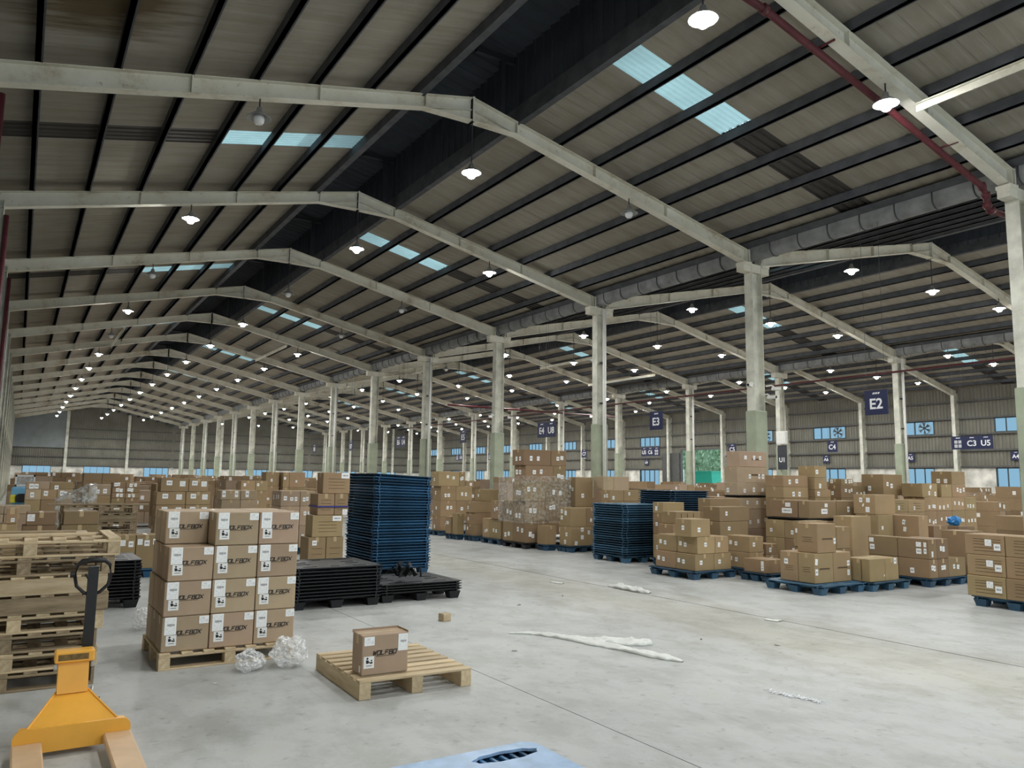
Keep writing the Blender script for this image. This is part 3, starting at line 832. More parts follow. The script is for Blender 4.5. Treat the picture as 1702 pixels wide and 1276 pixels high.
def sign(txt, x, y, z, wire_to, label):
    t = thing('hanging_sign', label, 'sign', (x, y, z), -math.pi/2, 'navy row signs')
    inst('panel', panel_me, t); inst('logo', logo_me, t)
    if txt == '#': inst('characters', blk, t)
    else:
        if txt not in TXT: TXT[txt] = text_mesh(txt, 0.30 if len(txt) == 2 else 0.26, M['sign_white'])
        inst('lettering', TXT[txt], t, (0, -0.014, 0.215), (math.pi/2, 0, 0))
    key = round(wire_to - z, 2)
    if key not in wire_me: wire_me[key] = MB().tube([(-0.2, 0, 0.5), (-0.2, 0, key)], 0.004, 4).tube([(0.2, 0, 0.5), (0.2, 0, key)], 0.004, 4).mesh('wire', M['dark_metal'])
    inst('wire', wire_me[key], t)
for (t_, y) in (('E2', 9.33), ('E3', 15.86), ('E4', 21.42), ('U8', 20.88), ('E5', 26.9), ('E6', 33.1), ('U4', 32.55), ('E7', 39.2), ('E8', 45.2)):
    sign(t_, 14.80, y, 3.05, 7.12, 'navy hanging sign with white lettering %s by the first inner column row' % t_)
for (t_, y, z) in (('#', 16.11, 3.05), ('C3', 15.59, 3.05), ('U5', 15.08, 3.05), ('C4', 21.65, 3.08), ('C5', 27.45, 3.12), ('U5', 34.09, 3.12), ('C6', 33.57, 3.12), ('#', 33.05, 3.12), ('C7', 39.8, 3.15), ('C9', 51.1, 3.18), ('#', 51.7, 3.18), ('C8', 56.4, 3.2), ('#', 57.0, 3.2)):
    d = {'#': 'four square white characters', 'U5': 'white lettering U5'}.get(t_, 'white lettering ' + t_)
    near = {16.11: 'beside the C3 sign', 15.08: 'beside the C3 sign', 34.09: 'beside the C6 sign', 33.05: 'beside the C6 sign', 51.7: 'beside the C9 sign', 57.0: 'beside the C8 sign'}.get(y, 'on the middle sign row')
    sign(t_, 30.84, y, z, 7.12, 'small navy hanging sign with %s %s' % (d, near))
for (t_, y) in (('A4', 21.37), ('A5', 27.42), ('A6', 33.4), ('A8', 48.1), ('A9', 51.5)):
    sign(t_, XW - 0.13, y, 3.12, 3.74, 'navy sign with white lettering %s against the window wall' % t_)

# ---- things fixed to columns
eb = thing('electric_cabinet', 'white metal cabinet on a far column above the U1 board', 'cabinet', (30.62, 24.2, 3.5), -math.pi/2)
MB().cham(-0.26, 0.26, -0.1, 0.1, 0, 0.62, 0.01).build('body', M['white_metal'], eb)
MB().cham(-0.23, 0.23, -0.112, -0.1, 0.04, 0.58, 0.004).build('door', M['white_metal'], eb)
ub = thing('notice_board', 'dark upright board lettered U1 on a far column', 'sign', (30.62, 24.2, 2.3), -math.pi/2)
MB().cham(-0.26, 0.26, -0.015, 0.015, 0, 1.15, 0.004).build('panel', M['dark_metal'], ub)
inst('lettering', text_mesh('U1', 0.30, M['sign_white']), ub, (0, -0.018, 0.45), (math.pi/2, 0, 0))
def cctv(x, y, z, rz, label):
    t = thing('security_camera', label, 'camera', (x, y, z), rz, 'white security cameras')
    MB().tube([(0, 0, 0), (0, -0.14, 0.02), (0, -0.2, -0.02)], 0.018, 6).build('arm', M['white_metal'], t)
    MB().cham(-0.045, 0.045, -0.36, -0.14, -0.10, -0.02, 0.012).build('body', M['white_metal'], t)
    MB().tube([(0, -0.36, -0.06), (0, -0.375, -0.06)], 0.032, 8).build('lens', M['black_paint'], t)
cctv(14.70, 12.40, 3.98, -1.2, 'white security camera on the aisle face of the nearest full column')
cctv(15.10, 12.36, 3.95, 0.9, 'white security camera on the far face of the nearest full column')
cctv(14.98, 12.38, 3.72, 0.2, 'lower white security camera on the nearest full column')
cctv(14.70, 24.40, 3.98, -1.2, 'white security camera on the third inner column, aisle face')
cctv(15.10, 24.36, 3.98, 0.9, 'white security camera on the third inner column, far face')

# ================================================================== GOODS
CARTONS = [0]
st_cache = {}
def st_mesh(w, h, kind):
    key = (round(w, 3), round(h, 3), kind)
    if key not in st_cache:
        st_cache[key] = MB().box(-w/2, w/2, -0.0012, 0.0002, -h/2, h/2).mesh('sticker', M[kind])
    return st_cache[key]
def face_put(o, dims, face, me, name, u, v, tilt=0):
    """stick a flat child on the aisle face ('L', looks to -x) or the front face ('R', looks to -y) of a carton"""
    hx, hy, hz = dims
    if face == 'R': return inst(name, me, o, (-hx + 2*hx*u, -hy - 0.0015, hz*v), (0, tilt, 0))
    c = inst(name, me, o, (-hx - 0.0015, hy - 2*hy*u, hz*v), (0, 0, 0))
    c.rotation_euler = Euler((0, 0, -math.pi/2))
    if tilt: c.rotation_euler = (Matrix.Rotation(-math.pi/2, 3, 'Z') @ Matrix.Rotation(tilt, 3, 'Y')).to_euler()
    return c
def carton(x0, x1, y0, y1, z0, z1, mat, label, group=None, stickers=(), tape=True, jit=0.4, prints=(), name='carton'):
    g = 0.004
    hx, hy, hz = (x1 - x0)/2 - g, (y1 - y0)/2 - g, (z1 - z0) - 0.003
    mb = MB().cham(-hx, hx, -hy, hy, 0.001, hz, 0.006)
    o = mb.build(name, mat, loc=((x0+x1)/2, (y0+y1)/2, z0), rot=(0, 0, R(rng.uniform(-jit, jit))))
    tag(o, label, 'carton', group); CARTONS[0] += 1
    if tape:
        tb_ = MB(); w = 0.024
        if hx >= hy: tb_.box(-hx - 0.001, hx + 0.001, -w, w, hz - 0.0005, hz + 0.001).box(-hx - 0.0014, -hx + 0.001, -w, w, hz - 0.07, hz).box(hx - 0.001, hx + 0.0014, -w, w, hz - 0.07, hz)
        else: tb_.box(-w, w, -hy - 0.001, hy + 0.001, hz - 0.0005, hz + 0.001).box(-w, w, -hy - 0.0014, -hy + 0.001, hz - 0.07, hz).box(-w, w, hy - 0.001, hy + 0.0014, hz - 0.07, hz)
        tb_.build('tape', M['tape'], o)
    for s in stickers:
        f, u, v, w, h, kind = s[:6]
        face_put(o, (hx, hy, hz), f, st_mesh(w, h, kind), 'sticker', u, v, s[6] if len(s) > 6 else 0)
    for p in prints:                         # printed rules: (face, u0, u1, v, height)
        f, u0, u1, v, h = p
        L_ = (2*hx if f == 'R' else 2*hy) * (u1 - u0)
        me = MB().box(-L_/2, L_/2, -0.0008, 0.0002, -h/2, h/2).mesh('print', M['print'])
        face_put(o, (hx, hy, hz), f, me, 'print', (u0+u1)/2, v)
    o['dims'] = (hx, hy, hz)
    return o
def rnd_st(n_l, n_r, big=1.0):
    out = []
    for f, n in (('L', n_l), ('R', n_r)):
        if not n: continue
        u = rng.uniform(0.2, 0.45); v = rng.uniform(0.3, 0.65)
        for i in range(n):
            w = rng.choice((0.055, 0.06, 0.068)) * big; h = rng.choice((0.07, 0.078, 0.085)) * big
            out.append((f, min(0.85, u), v + rng.uniform(-0.06, 0.06), w, h, rng.choice(('st_bar', 'st_info', 'st_bar')), rng.uniform(-0.08, 0.08)))
            u += rng.uniform(0.2, 0.34)
    return out

# ---- pallets
def plastic_mesh(w, d, feet, mat, holes=True, th=0.046):
    mb = MB(); z1 = 0.135 if feet else th; z0 = z1 - th
    # flared lip on top, set-back skirt under it
    zl = z1 - th * 0.36
    for s in (-1, 1):
        e = s * d/2; mb.prism([(e, z1), (e - s*0.085, z1), (e - s*0.085, z0), (e - s*0.075, z0), (e - s*0.062, zl), (e, zl + th*0.10)], 'x', -w/2 + 0.002, w/2 - 0.002)
        e = s * w/2; mb.prism([(e, z1), (e - s*0.085, z1), (e - s*0.085, z0), (e - s*0.075, z0), (e - s*0.062, zl), (e, zl + th*0.10)], 'y', -d/2 + 0.004, d/2 - 0.004)
    # deck with hand slots
    xs = [-w/2 + 0.02, -0.36*w, -0.20*w, -0.05*w, 0.05*w, 0.20*w, 0.36*w, w/2 - 0.02]
    ys = [-d/2 + 0.02, -0.38*d, -0.33*d, -0.12*d, -0.06*d, 0.06*d, 0.12*d, 0.33*d, 0.38*d, d/2 - 0.02]
    for i in range(len(xs) - 1):
        for j in range(len(ys) - 1):
            hole = holes and i in (1, 5, 3) and j in (1, 3, 5, 7) and not (i == 3 and j in (3, 5))
            if not hole: mb.box(xs[i], xs[i+1], ys[j], ys[j+1], z1 - 0.016, z1 - 0.003)
    return mb.mesh('plastic_pallet', mat)
def foot_mesh(mat, fh=0.098, a=0.085, b=0.06):
    v = [(-b, -b, 0), (b, -b, 0), (b, b, 0), (-b, b, 0), (-a, -a, fh), (a, -a, fh), (a, a, fh), (-a, a, fh)]
    return MB().add(v, [(3, 2, 1, 0), (4, 5, 6, 7), (0, 1, 5, 4), (1, 2, 6, 5), (2, 3, 7, 6), (3, 0, 4, 7)]).mesh('foot', mat)
pm_cache = {}
def plastic_pallet(x0, x1, y0, y1, z, kind, label, group=None, feet=True, rot=(0, 0, 0), th=0.044):
    w, d = round(x1 - x0, 2), round(y1 - y0, 2)
    key = (w, d, kind, feet, th)
    if key not in pm_cache: pm_cache[key] = plastic_mesh(w, d, feet, M[kind], True, th)
    if ('f', kind) not in pm_cache: pm_cache['f', kind] = foot_mesh(M[kind])
    o = inst('plastic_pallet', pm_cache[key], None, ((x0+x1)/2, (y0+y1)/2, z), rot)
    tag(o, label, 'pallet', group)
    if feet:
        for i in (-1, 0, 1):
            for j in (-1, 0, 1): inst('foot', pm_cache['f', kind], o, (i * (w/2 - 0.10), j * (d/2 - 0.10), 0))
    return o
def nested_stack(x0, x1, y0, y1, n, pitch, kind, colour, where, jit=0.006, lean=0.0, z_from=0.0):
    z = z_from
    for i in range(n):
        dx, dy = rng.uniform(-jit, jit), rng.uniform(-jit, jit)
        t = max(0, (i - n*0.5) / (n*0.5)) * lean
        plastic_pallet(x0+dx, x1+dx, y0+dy, y1+dy, z, kind, '%s plastic pallet, %s from the floor, %s' % (colour, ORD[i], where), '%s pallets, %s' % (colour, where), i == 0, (0, t, R(rng.uniform(-0.3, 0.3))), round(pitch - 0.003, 4))
        z += 0.1365 if i == 0 else pitch
    return z
def wood_part(name, mat, parent, *b):
    me = MB().cham(-(b[1]-b[0])/2, (b[1]-b[0])/2, -(b[3]-b[2])/2, (b[3]-b[2])/2, -(b[5]-b[4])/2, (b[5]-b[4])/2, 0.003).mesh(name, mat)
    # boards that run along y are turned so that the grain follows their length
    if (b[3]-b[2]) > (b[1]-b[0]):
        me = MB().cham(-(b[3]-b[2])/2, (b[3]-b[2])/2, -(b[1]-b[0])/2, (b[1]-b[0])/2, -(b[5]-b[4])/2, (b[5]-b[4])/2, 0.003).mesh(name, mat)
        return inst(name, me, parent, ((b[0]+b[1])/2, (b[2]+b[3])/2, (b[4]+b[5])/2), (0, 0, math.pi/2))
    return inst(name, me, parent, ((b[0]+b[1])/2, (b[2]+b[3])/2, (b[4]+b[5])/2))
def wooden_pallet(cx, cy, z, w, d, label, group=None, style='block', mat='wood', rz=0.0, h=0.135, nb=7):
    t = thing('wooden_pallet', label, 'pallet', (cx, cy, z), rz, group)
    m = M[mat]; bt = 0.018
    if style == 'stringer':                  # three solid bearers along y
        for i in (-1, 0, 1): wood_part('stringer', m, t, i*(w/2 - 0.045) - 0.045, i*(w/2 - 0.045) + 0.045, -d/2, d/2, 0.0, h - bt)
    elif style == 'side':                    # bearers along x: a solid board shows on the front
        for i in (-1, 0, 1): wood_part('stringer', m, t, -w/2, w/2, i*(d/2 - 0.03) - 0.03, i*(d/2 - 0.03) + 0.03, 0.0, h - bt)
    else:
        for i in (-1, 0, 1):
            for j in (-1, 0, 1): wood_part('block', m, t, i*(w/2 - 0.045) - 0.045, i*(w/2 - 0.045) + 0.045, j*(d/2 - 0.055) - 0.055, j*(d/2 - 0.055) + 0.055, 0.016, h - 2*bt)
        for j in (-1, 0, 1): wood_part('bottom_board', m, t, -w/2, w/2, j*(d/2 - 0.05) - 0.05, j*(d/2 - 0.05) + 0.05, 0.0, 0.016)
        for j in (-1, 0, 1): wood_part('cross_board', m, t, -w/2, w/2, j*(d/2 - 0.05) - 0.05, j*(d/2 - 0.05) + 0.05, h - 2*bt, h - bt)
    for i in range(nb):
        if style in ('stringer',):
            y = -d/2 + (d - 0.085) * i / (nb - 1); wood_part('deck_board', m, t, -w/2, w/2, y, y + 0.085, h - bt, h)
        else:
            x = -w/2 + (w - 0.09) * i / (nb - 1); wood_part('deck_board', m, t, x, x + 0.09, -d/2, d/2, h - bt, h)
    return t

# ---- the lone carton on its wooden pallet, in the foreground
def strokes(lines, th):
    mb = MB()
    for ln in lines:
        for a, b in zip(ln, ln[1:]):
            a, b = Vector(a), Vector(b); d = (b - a).normalized(); n_ = Vector((-d.y, d.x)) * th / 2; e = d * th * 0.4
            p = [a - e + n_, a - e - n_, b + e - n_, b + e + n_]
            mb.add([(q.x + 0.25*q.y, -0.0004, q.y) for q in p], [(0, 1, 2, 3)])
    return mb
LET = {'W': [[(0, 1), (0.18, 0), (0.5, 0.8), (0.72, 0), (1.05, 1)]], 'O': [[(0, 0), (0, 1), (1, 1), (1, 0), (0, 0)]], 'L': [[(0, 1), (0, 0), (0.85, 0)]],
       'F': [[(0, 0), (0, 1), (0.95, 1)], [(0, 0.5), (0.75, 0.5)]], 'B': [[(0, 0), (0, 1), (0.9, 1), (0.9, 0.55), (0, 0.5)], [(0.9, 0.55), (1, 0.45), (1, 0), (0, 0)]], 'X': [[(0, 0), (1, 1)], [(0, 1), (1, 0)]]}
def brand_mesh(word, width, height):
    n = len(word); cw = width / n; lines = []
    for i, ch in enumerate(word):
        for ln in LET[ch]: lines.append([(-width/2 + i*cw + p[0]*cw*0.74, -height/2 + p[1]*height) for p in ln])
    return strokes(lines, height * 0.24).mesh('lettering', M['ink'])
BRAND = brand_mesh('WOLFBOX', 0.225, 0.029)
BRAND_CUT = brand_mesh('WOLFBO', 0.193, 0.029)
rule_me = MB().box(-0.075, 0.075, -0.0008, 0, -0.0022, 0.0022).mesh('underline', M['print'])
def pict():                                   # two people lifting a load
    mb = MB()
    def disc(cx, cz, r): mb.add([(cx + r*math.cos(2*math.pi*j/10), -0.0018, cz + r*math.sin(2*math.pi*j/10)) for j in range(10)], [tuple(range(10))])
    def q(*p): mb.add([(a, -0.0018, b) for a, b in p], [tuple(range(len(p)))])
    disc(-0.013, 0.024, 0.008); q((-0.024, 0.013), (-0.004, 0.013), (-0.002, -0.012), (-0.022, -0.012))
    q((-0.006, 0.006), (0.010, -0.004), (0.008, -0.010), (-0.008, -0.002)); disc(0.020, 0.008, 0.006)
    q((0.006, -0.004), (0.028, 0.0), (0.028, -0.014), (0.006, -0.014)); q((-0.022, -0.026), (0.024, -0.026), (0.024, -0.030), (-0.022, -0.030))
    return mb.mesh('pictogram', M['ink'])
PICT = pict()
def brand_box(x0, x1, y0, y1, z0, z1, label, group, front=True, lone=False):
    st = []
    if front and not lone: st = [('R', 0.175, 0.745, 0.092, 0.142, 'st_form'), ('R', 0.885, 0.865, 0.078, 0.062, 'st_info')]
    if lone: st = [('R', 0.88, 0.76, 0.078, 0.125, 'st_form'), ('R', 0.15, 0.85, 0.08, 0.064, 'st_info'), ('L', 0.82, 0.16, 0.03, 0.045, 'st_info')]
    o = carton(x0, x1, y0, y1, z0, z1, M['card_grey'], label, group, st, True, 0.3)
    d = o['dims']
    if front:
        s = face_put(o, d, 'R', st_mesh(0.082, 0.086, 'st_white'), 'sticker', 0.205 if not lone else 0.15, 0.33)
        inst('pictogram', PICT, s, (0, -0.0002, 0.004))
        if lone: face_put(o, d, 'R', BRAND_CUT, 'lettering', 0.50, 0.545); face_put(o, d, 'R', rule_me, 'underline', 0.5, 0.46)
        else: face_put(o, d, 'R', BRAND, 'lettering', 0.55, 0.535); face_put(o, d, 'R', rule_me, 'underline', 0.52, 0.45)
    return o
wooden_pallet(2.69, 6.02, 0, 0.92, 1.05, 'pale wooden pallet alone on the aisle floor under one carton', style='stringer', nb=8, rz=R(-1.5))
lone = brand_box(2.275, 2.655, 5.62, 5.84, 0.136, 0.432, 'single carton lettered WOLFBOX standing on the lone wooden pallet', None, True, True)
lone.rotation_euler.z = R(-1.5)
MB().box(-0.19, 0.19, -0.0025, 0.0, 0, 0.022).build('flap_edge', M['card_grey'], lone, loc=(0, 0.108, 0.285))
MB().box(-0.0025, 0.0, -0.10, 0.10, 0, 0.02).build('flap_edge', M['card_grey'], lone, loc=(0.186, 0, 0.285))

# ---- block of branded cartons
wx = [1.112, 1.492, 1.866, 2.228]; wy = [7.144, 7.44, 7.735, 8.03]; wz = [0.137, 0.425, 0.713, 1.001, 1.289]
wooden_pallet(1.67, 7.60, 0, 1.14, 0.98, 'wooden pallet beneath the block of WOLFBOX cartons')
LAY = ('bottom', 'second', 'third', 'top')
COLS = ('near the wooden pallets', 'in the middle', 'near the black pallets')
for li in range(4):
    for ci in range(3):
        for di in range(3):
            if li == 3 and ci == 0 and di == 0: continue
            if li < 3 and ci == 1 and di == 1: continue
            dx = 0.014 * (li % 2) if ci < 2 else 0
            fr = di == 0 or (li == 3 and ci == 0 and di == 1)
            if di == 0: lab = 'WOLFBOX carton, %s layer of front face, column %s' % (LAY[li], COLS[ci])
            elif fr: lab = 'WOLFBOX carton set back in the top layer, near the wooden pallets'
            else: lab = 'plain carton, %s layer, %s row behind the WOLFBOX fronts, column %s' % (LAY[li], ORD[di], COLS[ci])
            sh = {2: 0.015, 3: 0.022}.get(li, 0.0) if ci == 0 else 0.0
            brand_box(wx[ci] + sh, wx[ci+1] + sh*0.2, wy[di], wy[di+1], wz[li], wz[li+1], lab, 'cartons in the WOLFBOX block', fr)

# ---- wooden pallets piled at the left wall
specs = [('block', 'wood_old', -0.02, 1.22, 0.0), ('block', 'wood', 0.0, 1.20, 0.3), ('block', 'wood_old', -0.01, 1.20, -0.4), ('block', 'wood', 0.03, 1.18, 0.5),
         ('side', 'wood_old', 0.05, 1.20, -0.2), ('side', 'wood', 0.03, 1.20, 0.4), ('block', 'wood_old', 0.06, 1.22, 0.6), ('block', 'wood', 0.10, 1.22, -0.5)]
z = 0
for i, (s, m, dx, w, a) in enumerate(specs):
    wooden_pallet(0.03 + dx, 7.43, z, w, 0.98, 'wooden pallet, %s from the floor in the pile behind the pallet jack' % ORD[i], 'wooden pallets behind the pallet jack', s, m, R(a), 0.138)
    z += 0.1385
o = tag(MB().cham(-0.62, 0.62, -0.05, 0.05, 0, 0.022, 0.003).build('loose_plank', M['wood'], loc=(-0.05, 7.2, z + 0.001), rot=(0, 0, R(2))), 'loose pale plank lying on the wooden pallet pile', 'plank', 'loose planks on the pallet pile')
o = tag(MB().cham(-0.55, 0.55, -0.045, 0.045, 0, 0.022, 0.003).build('loose_plank', M['wood_old'], loc=(-0.1, 7.6, z + 0.001), rot=(0, 0, R(-4))), 'loose dark plank lying on the wooden pallet pile', 'plank', 'loose planks on the pallet pile')
# second wooden pile further back
z = 0
for i in range(8):
    wooden_pallet(1.2 + rng.uniform(-0.03, 0.03), 15.1, z, 1.1, 0.95, 'dark wooden pallet, %s from the floor in the pile beyond the black pallets' % ORD[i], 'dark wooden pallets further back', 'block' if i % 3 else 'side', 'wood_old', R(rng.uniform(-1.5, 1.5)))
    z += 0.1355
tag(MB().cham(-0.75, 0.75, -0.06, 0.06, 0, 0.03, 0.003).build('loose_plank', M['wood_old'], loc=(1.2, 14.8, z + 0.003), rot=(0, 0, R(-3))), 'long plank slanting over the dark pallet pile', 'plank')

# ---- plastic pallet stacks
nested_stack(2.90, 4.06, 9.44, 10.50, 10, 0.041, 'black', 'black', 'taller black stack by the WOLFBOX block')
zt = nested_stack(4.08, 5.26, 9.50, 10.55, 4, 0.034, 'black', 'black', 'low black stack before the blue tower')
nested_stack(0.36, 1.38, 10.58, 11.60, 12, 0.040, 'black', 'black', 'black stack beside the wooden pallets')
nested_stack(5.06, 6.12, 12.20, 13.50, 33, 0.0478, 'blue', 'blue', 'in the blue tower', 0.014, R(3.0))
nested_stack(10.29, 11.40, 11.96, 13.02, 23, 0.0465, 'teal_p', 'dusty blue', 'in the stack at the aisle edge', 0.014)
nested_stack(11.62, 12.70, 11.98, 13.05, 29, 0.0465, 'navy', 'dark blue', 'in the stack behind the dusty one', 0.014)
# scrap of black film on the low stack
rb = MB()
for i in range(26):
    p = Vector((rng.gauss(0, 0.11), rng.gauss(0, 0.06), 0.10 + abs(rng.gauss(0, 0.03))))
    e = Euler((rng.random()*3, rng.random()*3, rng.random()*6)).to_matrix(); s = rng.uniform(0.04, 0.10)
    rb.add([e @ Vector(q) * s + p for q in ((-1, -0.4, 0), (1, -0.3, 0.1), (0.9, 0.5, -0.1), (-0.8, 0.4, 0))], [(0, 1, 2, 3)])
tag(rb.build('film_scrap', M['black'], loc=(4.52, 9.78, zt + 0.012)), 'crumpled black film lying on the low black pallets', 'plastic film')
# near blue pallet at the bottom edge of the picture
bp = thing('plastic_pallet', 'scuffed light blue pallet with oval hand hole, nearest of all', 'pallet', (1.98, 3.22, 0))
out, hole = [], []
w2, d2, rr = 0.60, 0.60, 0.09
for cx_, cy_, a0 in ((w2 - rr, d2 - rr, 0), (-w2 + rr, d2 - rr, 90), (-w2 + rr, -d2 + rr, 180), (w2 - rr, -d2 + rr, 270)):
    for j in range(9): a = R(a0 + 90*j/8); out.append((cx_ + rr*math.cos(a), cy_ + rr*math.sin(a)))
def hole_ring(cx_, cy_, a_, b_, n=36):
    return [(cx_ + a_*(1 + 0.05*math.sin(9*2*math.pi*j/n))*math.cos(2*math.pi*j/n), cy_ + b_*(1 + 0.05*math.sin(9*2*math.pi*j/n))*math.sin(2*math.pi*j/n)) for j in range(n)]
h1 = hole_ring(0.345, 0.455, 0.20, 0.065)
import bmesh
def holed_plate(outer, holes, z0, z1, name, mat, parent):
    bm = bmesh.new(); edges = []
    for ring in [outer] + holes:
        vs = [bm.verts.new((p[0], p[1], z1)) for p in ring]
        edges += [bm.edges.new((vs[i], vs[(i+1) % len(vs)])) for i in range(len(vs))]
    bmesh.ops.triangle_fill(bm, edges=edges, use_beauty=True)
    fs = [f for f in bm.faces]
    ret = bmesh.ops.extrude_face_region(bm, geom=fs)
    for v in ret['geom']:
        if isinstance(v, bmesh.types.BMVert): v.co.z = z0
    bmesh.ops.recalc_face_normals(bm, faces=bm.faces)
    me = bpy.data.meshes.new(name); bm.to_mesh(me); bm.free(); me.materials.append(mat)
    return inst(name, me, parent)
holed_plate(out, [h1, hole_ring(-0.345, 0.455, 0.20, 0.065), hole_ring(0.345, -0.1, 0.18, 0.07), hole_ring(-0.345, -0.1, 0.18, 0.07)], 0.125, 0.14, 'deck', M['lblue'], bp)
MB().prism([(p[0]*0.995, p[1]*0.995) for p in out], 'z', 0.085, 0.095).build('underside', M['blue'], bp)
mb = MB()
for j in range(len(out)):
    a, b = out[j], out[(j+1) % len(out)]
    mb.add([(a[0], a[1], 0.085), (b[0], b[1], 0.085), (b[0], b[1], 0.127), (a[0], a[1], 0.127)], [(0, 1, 2, 3)])
mb.build('rim', M['lblue'], bp)
for i in range(7):
    x = 0.345 - 0.19 + 0.38 * i / 6
    MB().cham(x - 0.012, x + 0.012, 0.40, 0.51, 0.095, 0.124, 0.004).build('rib', M['blue'], bp)
fm = foot_mesh(M['blue'], 0.085)
for i in (-1, 0, 1):
    for j in (-1, 0, 1): inst('foot', fm, bp, (i*0.48, j*0.48, 0))

# ---- pallet jack
pj = thing('pallet_jack', 'orange hand pallet jack with black loop handle', 'pallet jack', (0, 0, 0))
pj.location = (0.39, 5.30, 0)
for s in (-1, 1):
    cx_ = s * 0.229
    f = MB().prism([(cx_ - 0.074, 0.055), (cx_ + 0.074, 0.055), (cx_ + 0.074, 0.082), (cx_ + 0.066, 0.09), (cx_ - 0.066, 0.09), (cx_ - 0.074, 0.082)], 'y', -1.12, 0.0).build('fork', M['fork'], pj)
    MB().tube([(cx_ - 0.04, -1.02, 0.041), (cx_ + 0.04, -1.02, 0.041)], 0.04, 12).build('roller', M['black_paint'], f)
bar = []
for a in range(0, 91, 15): bar.append((0.30 - 0.05 + 0.05*math.sin(R(90 - a)) , 0.125 + 0.05*math.cos(R(90 - a))))
poly = [(-0.30, 0.03), (0.30, 0.03)] + [(0.25 + 0.05*math.cos(R(a)), 0.115 + 0.05*math.sin(R(a))) for a in range(0, 91, 15)] + [(-0.25 - 0.05*math.sin(R(a)), 0.115 + 0.05*math.cos(R(a))) for a in range(0, 91, 15)]
MB().prism(poly, 'y', 0.0, 0.02).build('crossbar', M['orange'], pj)
MB().box(-0.27, 0.27, 0.02, 0.09, 0.10, 0.155).build('crossbar_shelf', M['orange'], pj)
# slanted hood narrowing to the pump neck
a0, a1, b0, b1 = (-0.235, 0.03, 0.15), (0.235, 0.03, 0.15), (0.085, 0.33, 0.275), (-0.085, 0.33, 0.275)
mb = MB().add([a0, a1, b0, b1, (-0.235, 0.05, 0.10), (0.235, 0.05, 0.10), (0.085, 0.36, 0.10), (-0.085, 0.36, 0.10)], [(0, 1, 2, 3), (0, 4, 5, 1), (1, 5, 6, 2), (2, 6, 7, 3), (3, 7, 4, 0), (4, 7, 6, 5)])
mb.build('hood', M['orange'], pj)
for s in (-1, 1):
    MB().tube([(s*0.237, 0.03, 0.152), (s*0.087, 0.33, 0.277)], 0.006, 6).build('hood_edge', M['orange'], pj)
MB().prism([(0.30, 0.27), (0.34, 0.45), (0.40, 0.45), (0.40, 0.27)], 'x', -0.085, 0.082).build('neck', M['orange'], pj)
tp = MB().cham(-0.108, 0.108, 0.315, 0.43, 0.445, 0.515, 0.008).build('pump_cap', M['orange'], pj)
MB().box(-0.09, 0.075, 0.3135, 0.316, 0.462, 0.498).build('warning_label', M['warn'], tp)
for s in (-1, 1): MB().tube([(s*0.10, 0.34, 0.44), (s*0.10, 0.34, 0.41)], 0.010, 8).build('bolt', M['chrome'], tp)
MB().tube([(0.06, 0.46, 0.06), (0.06, 0.46, 0.43)], 0.035, 12).build('pump', M['black_paint'], pj, True)
for s in (-1, 1): MB().tube([(0.06 + s*0.05, 0.50, 0.09), (0.06 + s*0.11, 0.50, 0.09)], 0.09, 16).build('steer_wheel', M['black_paint'], pj)
MB().tube([(0.11, 0.47, 0.20), (0.115, 0.44, 0.26), (0.105, 0.40, 0.22)], 0.010, 6).build('release_chain', M['chrome'], pj)
hd = MB().box(0.045, 0.105, 0.445, 0.485, 0.30, 1.01).build('handle_shaft', M['black_paint'], pj)
lp = [(0.075, 0.465, 0.83), (0.03, 0.465, 0.845), (-0.015, 0.465, 0.89), (-0.028, 0.465, 0.95), (-0.018, 0.465, 1.02), (0.01, 0.465, 1.045), (0.075, 0.465, 1.05), (0.14, 0.465, 1.045), (0.168, 0.465, 1.02), (0.178, 0.465, 0.95), (0.165, 0.465, 0.89), (0.12, 0.465, 0.845), (0.075, 0.465, 0.83)]
MB().tube(lp, [0.011]*4 + [0.013, 0.016, 0.017, 0.016, 0.013] + [0.011]*4, 10).build('handle_loop', M['black_paint'], hd, True)
MB().tube([(0.065, 0.455, 0.92), (0.045, 0.445, 0.94), (0.03, 0.44, 0.965)], 0.007, 6).build('lever', M['black_paint'], hd)
MB().tube([(-0.03, 0.465, 0.965), (-0.055, 0.465, 0.965)], 0.022, 10).build('knob', M['black_paint'], hd)

# ---- clear bubble-wrap bundles on the floor
from mathutils import noise as mn
def lump(cx_, cy_, rx, ry, rz2, seed, label, group='clear bubble-wrap bundles'):
    mb = MB(); nu, nv = 46, 28; vs = []
    for j in range(nv + 1):
        th = math.pi * j / nv
        for i in range(nu):
            ph = 2*math.pi*i/nu
            d = Vector((math.sin(th)*math.cos(ph), math.sin(th)*math.sin(ph), math.cos(th)))
            k = 1 + 0.30*mn.noise(d*1.6 + Vector((seed, 0, 0))) + 0.15*mn.noise(d*4.5 + Vector((0, seed, 0))) + 0.09*abs(mn.noise(d*10 + Vector((seed, seed, 0)))) + 0.05*mn.noise(d*22)
            vs.append((d.x*rx*k, d.y*ry*k, max(0.003, rz2 + d.z*rz2*k)))
    fs = [(j*nu+i, j*nu+(i+1) % nu, (j+1)*nu+(i+1) % nu, (j+1)*nu+i) for j in range(nv) for i in range(nu)]
    mb.add(vs, fs)
    return tag(mb.build('bubble_wrap', M['bubble'], loc=(cx_, cy_, 0), smooth=False), label, 'bubble wrap', group)
lump(1.755, 6.79, 0.115, 0.11, 0.082, 1.0, 'smaller clear bubble-wrap bundle before the WOLFBOX block')
lump(2.095, 6.80, 0.148, 0.14, 0.118, 5.0, 'larger clear bubble-wrap bundle before the WOLFBOX block')
